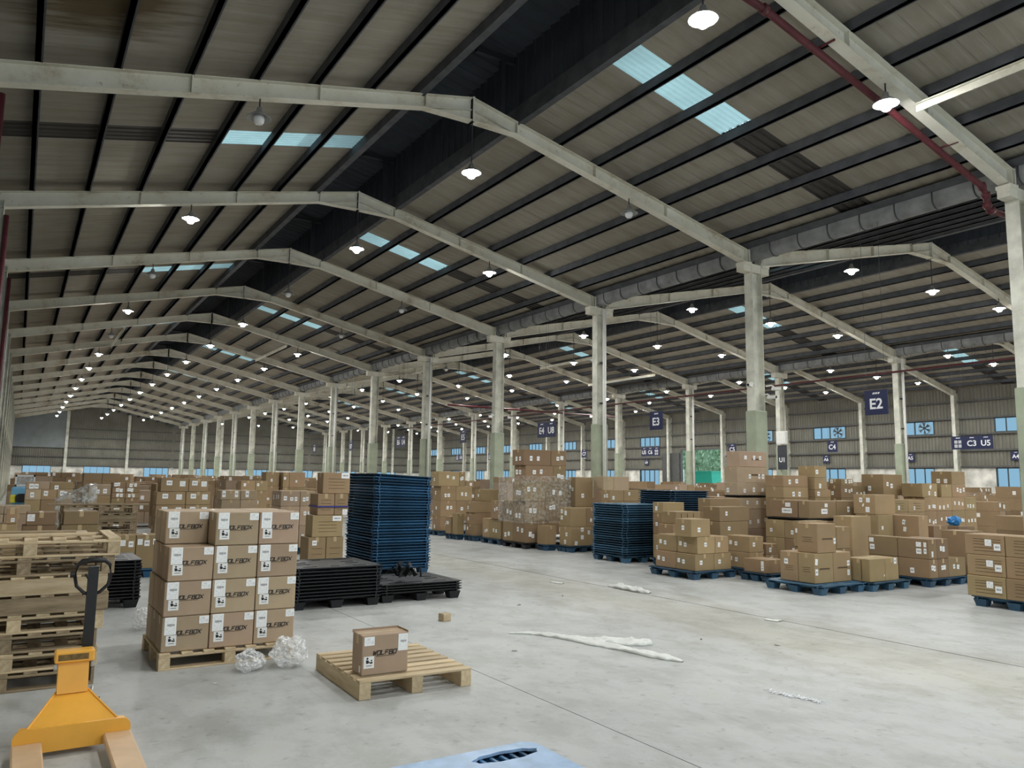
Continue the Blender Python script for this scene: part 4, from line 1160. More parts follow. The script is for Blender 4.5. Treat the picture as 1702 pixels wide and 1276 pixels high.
lump(1.25, 9.10, 0.12, 0.14, 0.11, 9.0, 'clear bubble-wrap bundle behind the WOLFBOX block')

# ---- litter on the floor
def ribbon(name, pts, widths, label, mat='rag', seed=0.0, amp=0.03, cat='cloth', sub=6, group=None):
    mb = MB(); C_ = []
    for (a, b, wa, wb2) in zip(pts, pts[1:], widths, widths[1:]):
        for s in range(sub):
            t = s / sub; C_.append((Vector(a).lerp(Vector(b), t), wa + (wb2 - wa) * t))
    C_.append((Vector(pts[-1]), widths[-1]))
    nc = 9; vs = []
    for i, (p, w) in enumerate(C_):
        q = C_[min(i+1, len(C_)-1)][0] - C_[max(i-1, 0)][0]; q.z = 0; q.normalize(); nrm = Vector((-q.y, q.x, 0))
        for j in range(nc):
            t = j/(nc-1) - 0.5
            a = p + nrm * w * (t + 0.12*mn.noise(Vector((i*0.5, j, seed))))
            zz = 0.006 + max(0, amp * (0.5 + mn.noise(Vector((i*0.55, t*5 + seed, 2.1)))) * min(1, w/0.08)) + (amp*0.7*(1 - abs(t)*2) if w > 0.1 else 0)
            vs.append((a.x, a.y, zz))
    n = len(vs)
    vs2 = [(x, y, 0.001) for x, y, z_ in vs]
    fs = []
    for i in range(len(C_)-1):
        for j in range(nc-1):
            a = i*nc+j; fs.append((a, a+nc, a+nc+1, a+1)); fs.append((n+a, n+a+1, n+a+nc+1, n+a+nc))
        a = i*nc; fs.append((a, n+a, n+a+nc, a+nc)); a = i*nc+nc-1; fs.append((a, a+nc, n+a+nc, n+a))
    mb.add(vs + vs2, fs)
    return tag(mb.build(name, M[mat], smooth=True), label, cat, group)
rag = ribbon('cloth_strip', [(4.50, 7.10, 0), (4.72, 6.95, 0), (4.86, 6.68, 0), (4.97, 6.42, 0), (5.02, 6.15, 0), (5.06, 5.85, 0), (5.14, 5.50, 0), (5.18, 5.24, 0)], [0.02, 0.08, 0.13, 0.24, 0.22, 0.10, 0.21, 0.03], 'long crumpled white cloth strip lying on the aisle floor', seed=3.3, amp=0.022)
ribbon('fold', [(5.02, 6.35, 0), (5.20, 6.17, 0), (5.36, 6.02, 0), (5.47, 5.98, 0)], [0.10, 0.26, 0.20, 0.12], '', seed=8.1, amp=0.035)
bpy.data.objects['fold'].parent = rag
for k_ in ('label', 'category'):
    if k_ in bpy.data.objects['fold']: del bpy.data.objects['fold'][k_]
ribbon('cloth_strip', [(7.84, 9.50, 0), (7.86, 9.15, 0), (7.86, 8.85, 0), (7.87, 8.60, 0)], [0.03, 0.15, 0.14, 0.05], 'small white cloth scrap on the floor joint', seed=6.0, amp=0.05)
ribbon('paper_scrap', [(7.66, 6.36, 0), (7.70, 6.18, 0)], [0.09, 0.11], 'small white paper scrap on the floor joint, nearer', seed=1.0, amp=0.008, cat='paper', group=None)
ribbon('paper_scrap', [(7.33, 10.3, 0), (7.36, 10.05, 0)], [0.07, 0.08], 'small white paper scrap on the floor, further back', seed=2.0, amp=0.008, cat='paper')
sb = MB(); pts = []
for i in range(120):
    t = i / 119; pts.append((5.07 + 0.10*t + 0.035*math.sin(i*0.9) + 0.02*math.sin(i*2.3), 4.20 - 0.42*t + 0.05*math.cos(i*0.7), 0.005 + 0.003*math.sin(i)))
tag(sb.tube(pts, 0.0035, 4).build('string', M['sign_white']), 'thin white string tangled on the near floor', 'string')
tag(MB().cham(-0.055, 0.055, -0.05, 0.05, 0, 0.085, 0.004).build('wood_block', M['wood'], loc=(4.25, 8.07, 0), rot=(0, 0, R(12))), 'small square wooden block lying alone on the floor', 'wood block')
for i, (x, y) in enumerate(((5.6, 8.6), (6.6, 9.0), (6.55, 5.3), (4.1, 6.35), (6.1, 5.9), (1.42, 6.5))):
    e = MB().add([(-0.03, -0.006, 0.002), (0.035, -0.01, 0.004), (0.03, 0.012, 0.012), (-0.02, 0.01, 0.003)], [(0, 1, 2, 3), (3, 2, 1, 0)])
    tag(e.build('debris_chip', M['print'] if i != 5 else M['rag'], loc=(x, y, 0), rot=(0, 0, i)), ('dark chip on the floor near the low black pallets', 'dark chip on the floor between cloth strip and carton piles', 'dark chip on the floor past the long cloth strip', 'dark chip on the floor beside the long cloth strip', 'dark chip on the floor before the floor joint', 'pale chip on the floor near the bubble wrap')[i], 'debris', 'tiny chips on the floor')

# ================================================================== CARTON PILES
LN = ('bottom', 'second', 'third', 'fourth', 'fifth', 'sixth')
def pile(where, layers, mat='card', st=(1, 1), pallet=None, pk='navy', tape=True, fixed=None, prints=None, base=None, big=1.0):
    """layers: (x splits, y splits, z0, z1[, mat]) listed upwards; base=(x0,x1,y0,y1) adds a large carton under a raised pile"""
    z00 = layers[0][2]
    if pallet is None: pallet = (layers[0][0][0] - 0.02, layers[0][0][-1] + 0.02, layers[0][1][0] - 0.02, layers[0][1][-1] + 0.02)
    if pallet:
        plastic_pallet(*pallet, 0, pk, '%s plastic pallet under the cartons %s' % ({'navy': 'dark blue', 'blue': 'blue', 'teal_p': 'dusty blue', 'black': 'black'}[pk], where), 'pallets under carton piles')
    if base or z00 > 0.2:
        L0 = layers[0]
        b = base or (L0[0][0], L0[0][-1], L0[1][0], L0[1][-1])
        zb = 0.137
        n = max(1, round((z00 - zb) / 0.5))
        for i in range(n):
            carton(b[0], b[1], b[2], b[3], zb + (z00 - zb)*i/n, zb + (z00 - zb)*(i+1)/n, M[mat], 'large carton low down, %s tier, beneath %s' % (ORD[i], where), 'large cartons beneath piles', rnd_st(1, 1), False, 0.1)
    nl = len(layers)
    for li, L in enumerate(layers):
        xs, ys, z0, z1 = L[:4]; m = L[4] if len(L) > 4 else mat
        nx, ny = len(xs) - 1, len(ys) - 1
        for ix in range(nx):
            for iy in range(ny):
                if ix > 0 and iy > 0: continue
                lay = LN[li] if nl > 1 else ''
                if nl > 1 and li == nl - 1: lay = 'top'
                pos = []
                if lay: pos.append(lay + ' layer')
                if nx == 2: pos.append(('aisle side', 'far side')[ix])
                if nx > 2: pos.append('%s from aisle' % ORD[ix])
                if ny > 1: pos.append('front row' if iy == 0 else '%s row' % ORD[iy])
                lab = ('carton' + (', ' + ', '.join(pos) if pos else '') + ', ' + where)
                s = fixed.get((li, ix, iy)) if fixed and (li, ix, iy) in fixed else rnd_st(st[0] if ix == 0 else 0, st[1] if iy == 0 else 0, big)
                carton(xs[ix], xs[ix+1], ys[iy], ys[iy+1], z0, z1, M[m], lab, 'cartons ' + where, s, tape, 0.5, prints or ())

b_, i_ = 'st_bar', 'st_info'
s2L = [('L', 0.16, 0.55, 0.06, 0.07, i_), ('L', 0.40, 0.50, 0.06, 0.07, b_)]
s1R = [('R', 0.3, 0.5, 0.06, 0.07, b_)]
# pile at the aisle beside the dusty blue pallets
pile('on the pile beside the dusty blue pallets', [([9.69, 10.14, 10.56], [9.47, 9.94, 10.44], 0.137, 0.415), ([9.74, 10.17, 10.50], [9.47, 9.95, 10.44], 0.415, 0.70), ([9.60, 10.06], [9.47, 9.86], 0.70, 1.0)],
     fixed={(0, 0, 0): s2L + s1R, (0, 0, 1): s2L, (1, 0, 0): s2L + [('R', 0.45, 0.55, 0.06, 0.07, b_)], (1, 0, 1): s2L, (2, 0, 0): [('L', 0.5, 0.5, 0.06, 0.075, b_), ('R', 0.4, 0.4, 0.065, 0.075, b_)], (0, 1, 0): s1R}, pallet=(9.58, 10.64, 9.40, 10.50))
pile('on the pair behind the flat carton', [([10.86, 11.22], [9.32, 9.84], 0.137, 0.413), ([10.86, 11.22], [9.32, 9.84], 0.413, 0.69)], fixed={(0, 0, 0): s2L + s1R, (1, 0, 0): s2L + s1R}, pallet=(10.80, 11.90, 9.26, 10.35))
pile('lying flat before the tape-striped cartons', [([10.52, 10.98], [8.69, 9.17], 0.137, 0.36)], fixed={(0, 0, 0): [('L', 0.82, 0.72, 0.055, 0.075, i_), ('L', 0.82, 0.35, 0.055, 0.075, b_)]}, pallet=(10.46, 11.2, 8.60, 9.24), pk='navy')
pile('low between the flat carton and the tall ones', [([11.30, 11.60], [9.32, 9.66], 0.137, 0.36), ([11.30, 11.58], [9.32, 9.64], 0.36, 0.55)], st=(2, 1), pallet=False)
# pile on the front pallet with one carton on top
mk = [('L', 0.25, 0.88, 0.18, 0.003), ('L', 0.25, 0.5, 0.5, 0.004), ('L', 0.25, 0.75, 0.42, 0.004), ('R', 0.25, 0.75, 0.45, 0.03)]
pile('on the front blue pallet with one on top', [([10.14, 10.59, 11.03], [7.49, 7.79, 8.12], 0.137, 0.58), ([10.23, 10.68], [7.49, 7.86], 0.58, 1.02)],
     prints=[('L', 0.25, 0.75, 0.52, 0.006), ('L', 0.3, 0.7, 0.45, 0.006), ('L', 0.25, 0.75, 0.38, 0.006), ('R', 0.25, 0.8, 0.48, 0.022)],
     fixed={(0, 0, 0): [('R', 0.10, 0.72, 0.06, 0.09, i_, 0.1), ('R', 0.10, 0.38, 0.06, 0.09, b_)], (0, 0, 1): [('L', 0.35, 0.66, 0.07, 0.08, b_)], (0, 1, 0): [('R', 0.85, 0.62, 0.06, 0.08, b_), ('R', 0.85, 0.30, 0.06, 0.085, i_)], (1, 0, 0): [('R', 0.92, 0.4, 0.05, 0.085, b_)]}, pallet=(9.97, 11.06, 7.26, 8.30), pk='teal_p')
pile('in the strapped pair on the front pallet', [([11.10, 11.50, 11.86], [7.22, 7.62], 0.137, 0.485)], prints=[('L', 0.62, 0.66, 0.5, 0.30)], fixed={(0, 0, 0): [('R', 0.93, 0.25, 0.02, 0.03, 'st_white')], (0, 1, 0): [('R', 0.75, 0.86, 0.07, 0.09, b_)]}, pallet=(11.07, 12.10, 7.16, 8.20), pk='teal_p')
pile('on the pile beside the corner pile', [([12.42, 12.67, 12.98, 13.5], [7.04, 7.57, 8.10], 0.137, 0.44), ([12.42, 12.66, 13.0], [7.04, 7.57, 8.10], 0.44, 0.76)], st=(1, 2), mat='card_dark',
     fixed={(1, 0, 0): [('L', 0.68, 0.72, 0.085, 0.075, i_), ('L', 0.68, 0.38, 0.085, 0.085, b_), ('L', 0.88, 0.72, 0.045, 0.075, i_), ('L', 0.88, 0.4, 0.045, 0.085, b_), ('R', 0.4, 0.25, 0.05, 0.09, i_)], (1, 0, 1): [('L', 0.12, 0.78, 0.08, 0.07, i_), ('L', 0.14, 0.42, 0.085, 0.085, b_)]}, pallet=(12.40, 13.50, 7.02, 8.12))
# corner pile at the right edge, three high, ruled cartons
rl = [('L', 0.22, 0.92, v, 0.006) for v in (0.2, 0.36, 0.52, 0.66, 0.78)]
pile('on the corner pile of ruled cartons', [([11.12, 11.60], [4.80, 5.30, 5.80], 0.137, 0.412), ([11.15, 11.63], [4.80, 5.30, 5.80], 0.412, 0.69), ([11.16, 11.64], [4.80, 5.30, 5.82], 0.69, 0.965)], mat='card', prints=rl,
     fixed={(a, 0, b): [('L', 0.60, 0.62, 0.085, 0.085, i_), ('L', 0.82, 0.42, 0.085, 0.085, b_)] for a in range(3) for b in range(2)}, pallet=(11.14, 12.24, 4.72, 5.76), pk='teal_p')
# second row
pile('tall and narrow behind the front pallet', [([11.32, 11.88], [8.48, 8.74], 0.137, 0.56), ([11.29, 11.88], [8.48, 8.74], 0.56, 0.99)], st=(1, 0), pallet=(11.27, 11.92, 8.42, 9.22))
pile('orange-brown beside the tall narrow pair', [([12.15, 12.52], [8.5, 8.95], 0.137, 0.50), ([12.15, 12.52], [8.5, 8.95], 0.50, 0.88)], st=(0, 0))
pile('large and plain behind the strapped pair', [([12.90, 13.50], [8.72, 9.10], 0.137, 1.04)], st=(0, 0))
pile('with slanted stickers behind the corner pile', [([14.80, 15.20], [8.60, 9.40], 0.137, 0.60), ([14.86, 15.2], [8.60, 9.40], 0.60, 1.03)], fixed={(1, 0, 0): [('L', 0.18, 0.48, 0.06, 0.085, b_, 0.15), ('L', 0.62, 0.70, 0.06, 0.095, b_, 0.2), ('L', 0.64, 0.38, 0.06, 0.09, i_, 0.1)]}, pallet=(14.80, 15.58, 8.50, 9.5))
pile('low and plain behind the corner pile', [([15.63, 16.13], [8.74, 9.30], 0.137, 0.48), ([15.63, 16.13], [8.74, 9.30], 0.48, 0.82)], st=(0, 0), mat='card_dark')
pile('big and reddish behind the corner pile', [([16.31, 16.93], [8.6, 9.12], 0.137, 0.80), ], st=(0, 0), mat='card_dark', pallet=(16.25, 17.3, 8.52, 9.4))
pile('upright beyond the corner pile', [([13.62, 14.10], [7.02, 7.50], 0.137, 0.86)], st=(0, 1), mat='card_dark')
# row carried on an upper black pallet
pile('on the pile with a black pallet between', [([12.9, 13.6, 14.78], [9.72, 10.2, 10.66], 0.137, 0.55), ([12.9, 13.5, 14.78], [9.72, 10.2, 10.66], 0.55, 0.90)], st=(1, 1), pallet=(12.85, 13.9, 9.66, 10.70))
plastic_pallet(12.95, 14.80, 9.68, 10.70, 0.902, 'black', 'black plastic pallet set between two tiers of cartons', None, False)
pile('in the row above the black pallet', [([13.04, 13.89, 14.75], [9.71, 9.97, 10.65], 0.95, 1.30)], fixed={(0, 0, 0): [('L', 0.3, 0.5, 0.07, 0.10, i_), ('R', 0.62, 0.75, 0.09, 0.07, i_), ('R', 0.55, 0.4, 0.19, 0.10, b_)], (0, 0, 1): [('L', 0.72, 0.75, 0.12, 0.08, i_), ('L', 0.66, 0.40, 0.24, 0.10, b_)], (0, 1, 0): [('R', 0.45, 0.5, 0.07, 0.11, b_)]}, base=(13.04, 13.05, 9.71, 9.72)) if False else None
for (a, b, c, d, s, lab) in ((13.04, 13.89, 9.71, 9.97, [('R', 0.62, 0.75, 0.09, 0.07, i_), ('R', 0.55, 0.4, 0.19, 0.10, b_)], 'front, first from the aisle'), (13.04, 13.89, 9.98, 10.65, [('L', 0.66, 0.75, 0.12, 0.08, i_), ('L', 0.62, 0.40, 0.24, 0.10, b_)], 'rear, first from the aisle'), (13.90, 14.75, 9.71, 10.1, [('R', 0.45, 0.5, 0.07, 0.11, b_)], 'second from the aisle')):
    carton(a, b, c, d, 0.95, 1.29, M['card_dark'], 'brown carton above the black middle pallet, ' + lab, 'cartons above the black middle pallet', s)
pile('tall with four stickers on the second row', [([14.25, 14.75], [9.05, 9.55], 0.137, 0.60), ([14.25, 14.75], [9.05, 9.55], 0.60, 1.04), ([14.25, 14.93], [9.10, 9.58], 1.04, 1.43)], fixed={(2, 0, 0): [('L', 0.35, 0.72, 0.065, 0.09, b_), ('L', 0.68, 0.72, 0.08, 0.09, i_), ('L', 0.65, 0.24, 0.085, 0.10, i_), ('L', 0.45, 0.46, 0.03, 0.06, 'st_white', 0.4)]}, pallet=(14.2, 14.76, 9.0, 9.6)) 
pile('in the low ruled row of the second row', [([15.82, 16.47, 17.12], [9.74, 10.24], 0.137, 0.58), ([15.82, 16.47, 17.12], [9.74, 10.24], 0.58, 1.04), ([15.82, 16.47, 17.12], [9.74, 10.24], 1.04, 1.31)], st=(0, 1), prints=[('R', 0.3, 0.75, 0.5, 0.008), ('R', 0.3, 0.75, 0.3, 0.008), ('R', 0.3, 0.75, 0.7, 0.008)], pallet=(15.8, 17.1, 9.7, 10.3))
pile('in the many-stickered pile by the windows', [([17.42, 17.92, 18.57, 19.14, 19.66], [9.92, 10.42], 0.137, 0.60), ([17.42, 17.92, 18.57, 19.14, 19.66], [9.92, 10.42], 0.60, 1.05), ([17.42, 17.92, 18.57, 19.14, 19.66], [9.92, 10.42], 1.05, 1.36)], st=(1, 3), pallet=(17.4, 19.6, 9.9, 10.44))
for (a, b, z0, z1, s, lab) in ((17.36, 17.98, 1.36, 1.67, [('R', 0.55, 0.75, 0.07, 0.09, i_, 0.5), ('R', 0.45, 0.3, 0.06, 0.09, b_), ('R', 0.85, 0.25, 0.06, 0.1, b_)], 'dark-sided carton on the many-stickered pile'), (18.15, 18.60, 1.36, 1.66, [], 'plain carton on the many-stickered pile'), (18.61, 19.22, 1.36, 1.66, rnd_st(0, 3, 1.2), 'stickered carton on the many-stickered pile'), (18.62, 19.22, 1.66, 1.97, [('L', 0.35, 0.25, 0.08, 0.10, b_), ('L', 0.7, 0.25, 0.08, 0.10, i_)], 'topmost carton of the many-stickered pile')):
    carton(a, b, 9.92, 10.42, z0, z1, M['card'], lab, 'upper cartons on the many-stickered pile', s)
pile('in the pile with a round dark mark', [([16.78, 17.36], [10.50, 11.05], 0.137, 0.75), ([16.78, 17.36], [10.50, 11.05], 0.75, 1.38), ([16.78, 17.56], [10.50, 11.05], 1.38, 1.87)], st=(1, 2), big=1.3, pallet=(16.79, 17.9, 10.48, 11.1))
pile('in the red-stickered pile near the windows', [([15.8, 16.27, 16.75], [10.91, 11.25], 0.137, 0.75), ([15.8, 16.27, 16.75], [10.91, 11.25], 0.75, 1.31), ([15.8, 16.27, 16.75], [10.91, 11.25], 1.31, 1.60), ([15.82, 16.28], [10.91, 11.25], 1.60, 1.75)], st=(1, 3), mat='card_dark')
# the tall pile at the nearest full column
pile('on the tall pile at the nearest column', [([13.41, 14.45], [11.80, 12.20], 0.137, 0.62), ([13.41, 14.45], [11.80, 12.20], 0.62, 1.05), ([13.41, 14.45], [11.80, 12.20], 1.05, 1.30)], st=(1, 3), mat='card_grey', pallet=(13.38, 14.5, 11.74, 12.26))
plastic_pallet(13.40, 14.50, 11.78, 12.24, 1.302, 'black', 'black plastic pallet inside the tall pile at the nearest column', None, False)
for (a, b, z0, z1, s, lab) in ((13.42, 14.40, 1.35, 1.63, rnd_st(1, 3, 1.2), 'low carton right above the black pallet of the tall pile'), (13.42, 14.42, 1.63, 1.98, rnd_st(0, 3, 1.2), 'wide upper carton of the tall pile at the nearest column'), (13.50, 14.41, 1.98, 2.33, rnd_st(0, 3, 1.2), 'topmost carton of the tall pile at the nearest column')):
    c = carton(a, b, 11.82, 12.20, z0, z1, M['card_grey'], lab, 'upper cartons of the tall column pile', s, prints=[('R', 0.45, 0.8, 0.5, 0.04)] if z1 > 1.7 else ())
pile('beside the tall pile, facing the aisle', [([13.94, 14.78], [11.01, 11.50], 0.137, 0.70), ([13.94, 14.78], [11.01, 11.50], 0.70, 1.31), ([13.94, 14.78], [11.01, 11.50], 1.31, 1.55), ([13.94, 14.78], [11.01, 11.50], 1.55, 1.80)], st=(0, 2), big=1.3, pallet=(13.9, 14.78, 10.95, 11.55))
pile('stepped beside the tall pile', [([14.85, 15.40], [10.89, 11.36], 0.137, 0.75), ([14.85, 15.40], [10.89, 11.36], 0.75, 1.33), ([14.85, 15.40], [10.89, 11.36], 1.33, 1.50), ([14.84, 15.28], [10.89, 11.32], 1.50, 1.76), ([14.84, 15.28], [10.89, 11.32], 1.76, 2.02)], st=(0, 1), big=1.3)
# behind the aisle pile
pile('with brown tape stripes behind the aisle pile', [([10.30, 10.95], [10.62, 11.02], 0.137, 0.52), ([10.30, 10.95], [10.62, 11.02], 0.52, 0.84), ([10.38, 11.02], [10.62, 11.02], 0.84, 1.07)], st=(0, 0), prints=[('R', u, u + 0.03, 0.5, 0.16) for u in (0.2, 0.45, 0.7)], pallet=(10.26, 11.3, 10.56, 11.1))
pile('long and plain behind the aisle pile', [([11.35, 12.15], [10.45, 10.88], 0.137, 0.55), ([11.35, 12.15], [10.45, 10.88], 0.55, 0.88), ([11.35, 12.20], [10.45, 10.88], 0.88, 1.16)], st=(0, 1), mat='card_dark', pallet=(11.3, 12.4, 10.4, 11.0))
pile('grey-sided before the dark blue pallets', [([10.70, 11.28], [11.30, 11.60], 0.137, 0.60), ([10.70, 11.28], [11.30, 11.60], 0.60, 1.00), ([10.70, 11.28], [11.30, 11.60], 1.00, 1.22)], st=(1, 0))
pile('wide and high before the tall pile', [([11.75, 12.60], [11.05, 11.40], 0.137, 0.60), ([11.75, 12.60], [11.05, 11.40], 0.60, 1.04), ([11.75, 12.62], [11.05, 11.40], 1.04, 1.30)], st=(0, 0), pallet=(11.7, 12.7, 11.0, 11.5))
# along the aisle further on
pile('on the squat pile beyond the dusty pallets', [([10.73, 11.50], [14.34, 14.78], 0.137, 0.57), ([10.73, 11.18, 11.50], [14.34, 14.78], 0.57, 1.0)], fixed={(0, 0, 0): [('L', 0.62, 0.6, 0.07, 0.085, b_), ('L', 0.5, 0.2, 0.07, 0.09, b_), ('R', 0.2, 0.15, 0.08, 0.09, i_, 0.15), ('R', 0.43, 0.85, 0.08, 0.09, b_), ('R', 0.43, 0.45, 0.08, 0.09, i_), ('R', 0.68, 0.7, 0.07, 0.09, i_), ('R', 0.88, 0.65, 0.07, 0.09, b_)], (1, 0, 0): [('L', 0.2, 0.8, 0.08, 0.09, b_), ('L', 0.55, 0.72, 0.09, 0.10, i_), ('L', 0.2, 0.46, 0.08, 0.09, b_)]}, pallet=(10.66, 11.54, 14.28, 14.84))
pile('standing alone beside the squat pile', [([10.42, 10.72], [14.88, 15.25], 0.137, 0.57)], st=(0, 0), pallet=(10.38, 11.0, 15.22, 15.44) if False else None)
pile('on the high pile above the squat one', [([11.66, 12.20], [15.40, 15.75], 0.137, 0.60), ([11.66, 12.20], [15.40, 15.75], 0.60, 0.98), ([11.66, 12.22], [15.40, 15.75], 0.98, 1.71)], st=(2, 1), big=1.2, pallet=(11.62, 12.22, 15.36, 15.8))
pile('in the pale row before the green columns', [([12.26, 12.60, 13.1], [15.05, 15.45], 0.137, 0.80), ([12.26, 12.60, 13.1], [15.05, 15.45], 0.80, 1.40), ([12.26, 12.60, 13.1], [15.05, 15.45], 1.40, 1.74)], st=(0, 0), mat='card_grey')
pile('in the pair over the dusty blue pallets', [([11.55, 11.98, 12.50], [13.95, 14.25], 0.137, 0.65), ([11.55, 11.98, 12.50], [13.95, 14.25], 0.65, 1.16), ([11.55, 11.98, 12.50], [13.95, 14.25], 1.16, 1.42)], st=(2, 1), pallet=(11.52, 12.6, 13.9, 14.3))
# film-wrapped tower
FT = ([10.20, 10.57, 10.92], [15.49, 16.05, 16.50])
pile('in the film-wrapped tower', [([10.26, 10.60, 10.95], [15.49, 16.05, 16.52], 0.137, 0.64), ([10.26, 10.82, 11.28], [15.49, 16.03, 16.48], 0.64, 1.12), ([10.20, 10.83, 11.50], [15.49, 16.0], 1.12, 1.59), ([10.24, 11.06, 11.45], [15.49, 16.0], 1.59, 1.97), ([10.18, 10.98, 11.45], [15.49, 16.0], 1.97, 2.35)], st=(2, 2), big=1.35, mat='card_dark', pallet=(10.20, 11.30, 15.42, 16.50), pk='black')
fb_ = MB()
def film_ring(x0, x1, y0, y1, z0, z1):
    n = 0
    per = []
    for (ax, ay), (bx_, by_) in zip(((x0, y0), (x1, y0), (x1, y1), (x0, y1)), ((x1, y0), (x1, y1), (x0, y1), (x0, y0))):
        for i in range(10): per.append((ax + (bx_-ax)*i/10, ay + (by_-ay)*i/10))
    rows = 14; base = len(fb_.v)
    for r_ in range(rows + 1):
        zz = z0 + (z1 - z0)*r_/rows
        for i, (x, y) in enumerate(per):
            d = 0.012 + 0.02*abs(mn.noise(Vector((i*0.8, r_*0.9, 4.0))))
            cx_, cy_ = (x0+x1)/2, (y0+y1)/2
            v = Vector((x - cx_, y - cy_)).normalized() * d
            fb_.v.append((x + v.x, y + v.y, zz + 0.02*mn.noise(Vector((i*0.5, 0, r_)))))
    m_ = len(per)
    for r_ in range(rows):
        for i in range(m_):
            fb_.f.append((base + r_*m_ + i, base + r_*m_ + (i+1) % m_, base + (r_+1)*m_ + (i+1) % m_, base + (r_+1)*m_ + i)); fb_.m.append(0)
film_ring(10.16, 11.53, 15.44, 16.56, 0.60, 1.72)
tag(fb_.build('stretch_film', M['film']), 'clear stretch film wound round the tall carton tower by the aisle', 'plastic film')
pile('on the lettered pile beyond the wrapped tower', [([10.32, 10.64], [16.71, 17.28, 17.62], 0.137, 0.63), ([10.28, 10.72], [16.71, 17.15], 0.63, 1.09)], st=(2, 2), pallet=(10.26, 11.2, 16.64, 17.66), prints=[('R', 0.25, 0.8, v, 0.015) for v in (0.55, 0.42, 0.3)])
pile('on the tall plain pile of three', [([10.29, 11.15], [17.97, 18.48], 0.137, 0.44), ([10.29, 11.15], [17.97, 18.48], 0.44, 0.74), ([10.26, 11.15], [17.97, 18.46], 0.74, 1.04), ([10.55, 11.10], [17.98, 18.46], 1.04, 1.36)], st=(1, 0), pallet=(10.24, 11.2, 17.9, 18.52))
pile('slim with a torn flap beyond the plain pile', [([10.08, 10.30], [18.56, 18.84], 0.137, 0.70)], st=(0, 0))
pile('slim beside the torn one', [([10.06, 10.32], [18.90, 19.2], 0.137, 0.60)], st=(2, 0))
pile('on the farthest pile of the aisle edge', [([10.36, 10.95], [20.09, 20.62], 0.137, 0.54), ([10.36, 10.87, 11.40], [20.09, 20.6], 0.54, 0.99), ([10.36, 10.86, 11.40], [20.09, 20.6], 0.99, 1.41), ([10.28, 10.96, 11.15], [20.09, 20.6], 1.41, 1.84)], st=(1, 2), big=1.2, pallet=(10.3, 11.4, 20.0, 20.9))

# ---- left block
pile('in the pair beyond the black pallets by the wall', [([1.40, 1.66, 1.98], [13.63, 14.1], 0.137, 0.66)], fixed={(0, 0, 0): [('R', 0.3, 0.78, 0.07, 0.09, i_), ('R', 0.75, 0.74, 0.07, 0.09, b_)], (0, 1, 0): [('R', 0.18, 0.8, 0.07, 0.09, i_), ('R', 0.5, 0.76, 0.075, 0.09, b_), ('R', 0.88, 0.8, 0.06, 0.09, b_)]}, pallet=(1.34, 2.40, 13.58, 14.6), pk='blue')
pile('in the pair above the wooden pallet pile', [([0.10, 0.50], [11.95, 12.40], 0.137, 0.55), ([0.10, 0.50], [11.95, 12.40], 0.55, 0.93), ([0.14, 0.48], [11.95, 12.40], 0.93, 1.10)], fixed={(2, 0, 0): [('R', 0.15, 0.6, 0.085, 0.09, i_)]}, st=(0, 0), mat='card_dark')
pile('in the darker pair above the wooden pallet pile', [([0.54, 0.98], [11.95, 12.40], 0.137, 0.55), ([0.54, 0.98], [11.95, 12.40], 0.55, 0.93), ([0.56, 0.98], [11.95, 12.40], 0.93, 1.11)], st=(0, 0), mat='card_dark')
pile('small by the wall above the pallet pile', [([-0.22, 0.05], [11.5, 11.9], 0.137, 0.60), ([-0.22, 0.05], [11.5, 11.9], 0.60, 0.98), ([-0.08, 0.05], [11.5, 11.8], 0.98, 1.17)], fixed={(2, 0, 0): [('R', 0.6, 0.25, 0.04, 0.045, b_)]}, st=(0, 0))
pile('greyish by the wall further back', [([-0.45, -0.12, 0.22], [13.3, 13.8], 0.137, 0.60), ([-0.45, -0.12, 0.22], [13.3, 13.8], 0.60, 1.02), ([-0.45, -0.12, 0.20], [13.3, 13.8], 1.02, 1.14)], st=(0, 0), mat='card_grey')
pile('in the gridded stack left of centre', [([2.0, 2.3, 2.62], [21.5, 21.9], 0.137, 0.62), ([2.0, 2.3, 2.62], [21.5, 21.9], 0.62, 1.03), ([2.0, 2.3, 2.62], [21.5, 21.9], 1.03, 1.16), ([2.0, 2.3, 2.62], [21.5, 21.9], 1.16, 1.29), ([2.0, 2.3, 2.62], [21.5, 21.9], 1.29, 1.42)], st=(0, 2), mat='card_dark')
pile('in the pile right behind the WOLFBOX block', [([2.24, 2.76, 3.21], [15.99, 16.45], 0.137, 0.48), ([2.24, 2.76, 3.21], [15.99, 16.45], 0.48, 0.81), ([2.24, 2.76, 3.21], [15.99, 16.45], 0.81, 1.05), ([2.24, 2.76, 3.21], [15.99, 16.45], 1.05, 1.30), ([2.30, 2.80, 3.16], [15.99, 16.4], 1.30, 1.55)],
     fixed={(a, b, 0): [('R', 0.3, 0.66, 0.10, 0.09, b_), ('R', 0.78, 0.6, 0.10, 0.10, i_)] for a in (2, 3, 4) for b in (0, 1)}, pallet=(2.2, 3.24, 15.92, 16.7), pk='blue')
pile('in the pale pile with hanging labels', [([3.84, 4.25, 4.63], [17.95, 18.4], 0.137, 0.60), ([3.84, 4.25, 4.63], [17.95, 18.4], 0.60, 1.09), ([3.82, 4.24, 4.60], [17.95, 18.4], 1.09, 1.30)], fixed={(2, 0, 0): [('R', 0.15, 0.6, 0.07, 0.14, b_), ('R', 0.8, 0.6, 0.07, 0.14, b_)], (2, 1, 0): [('R', 0.4, 0.6, 0.07, 0.14, b_)]}, st=(0, 0), mat='card_grey')
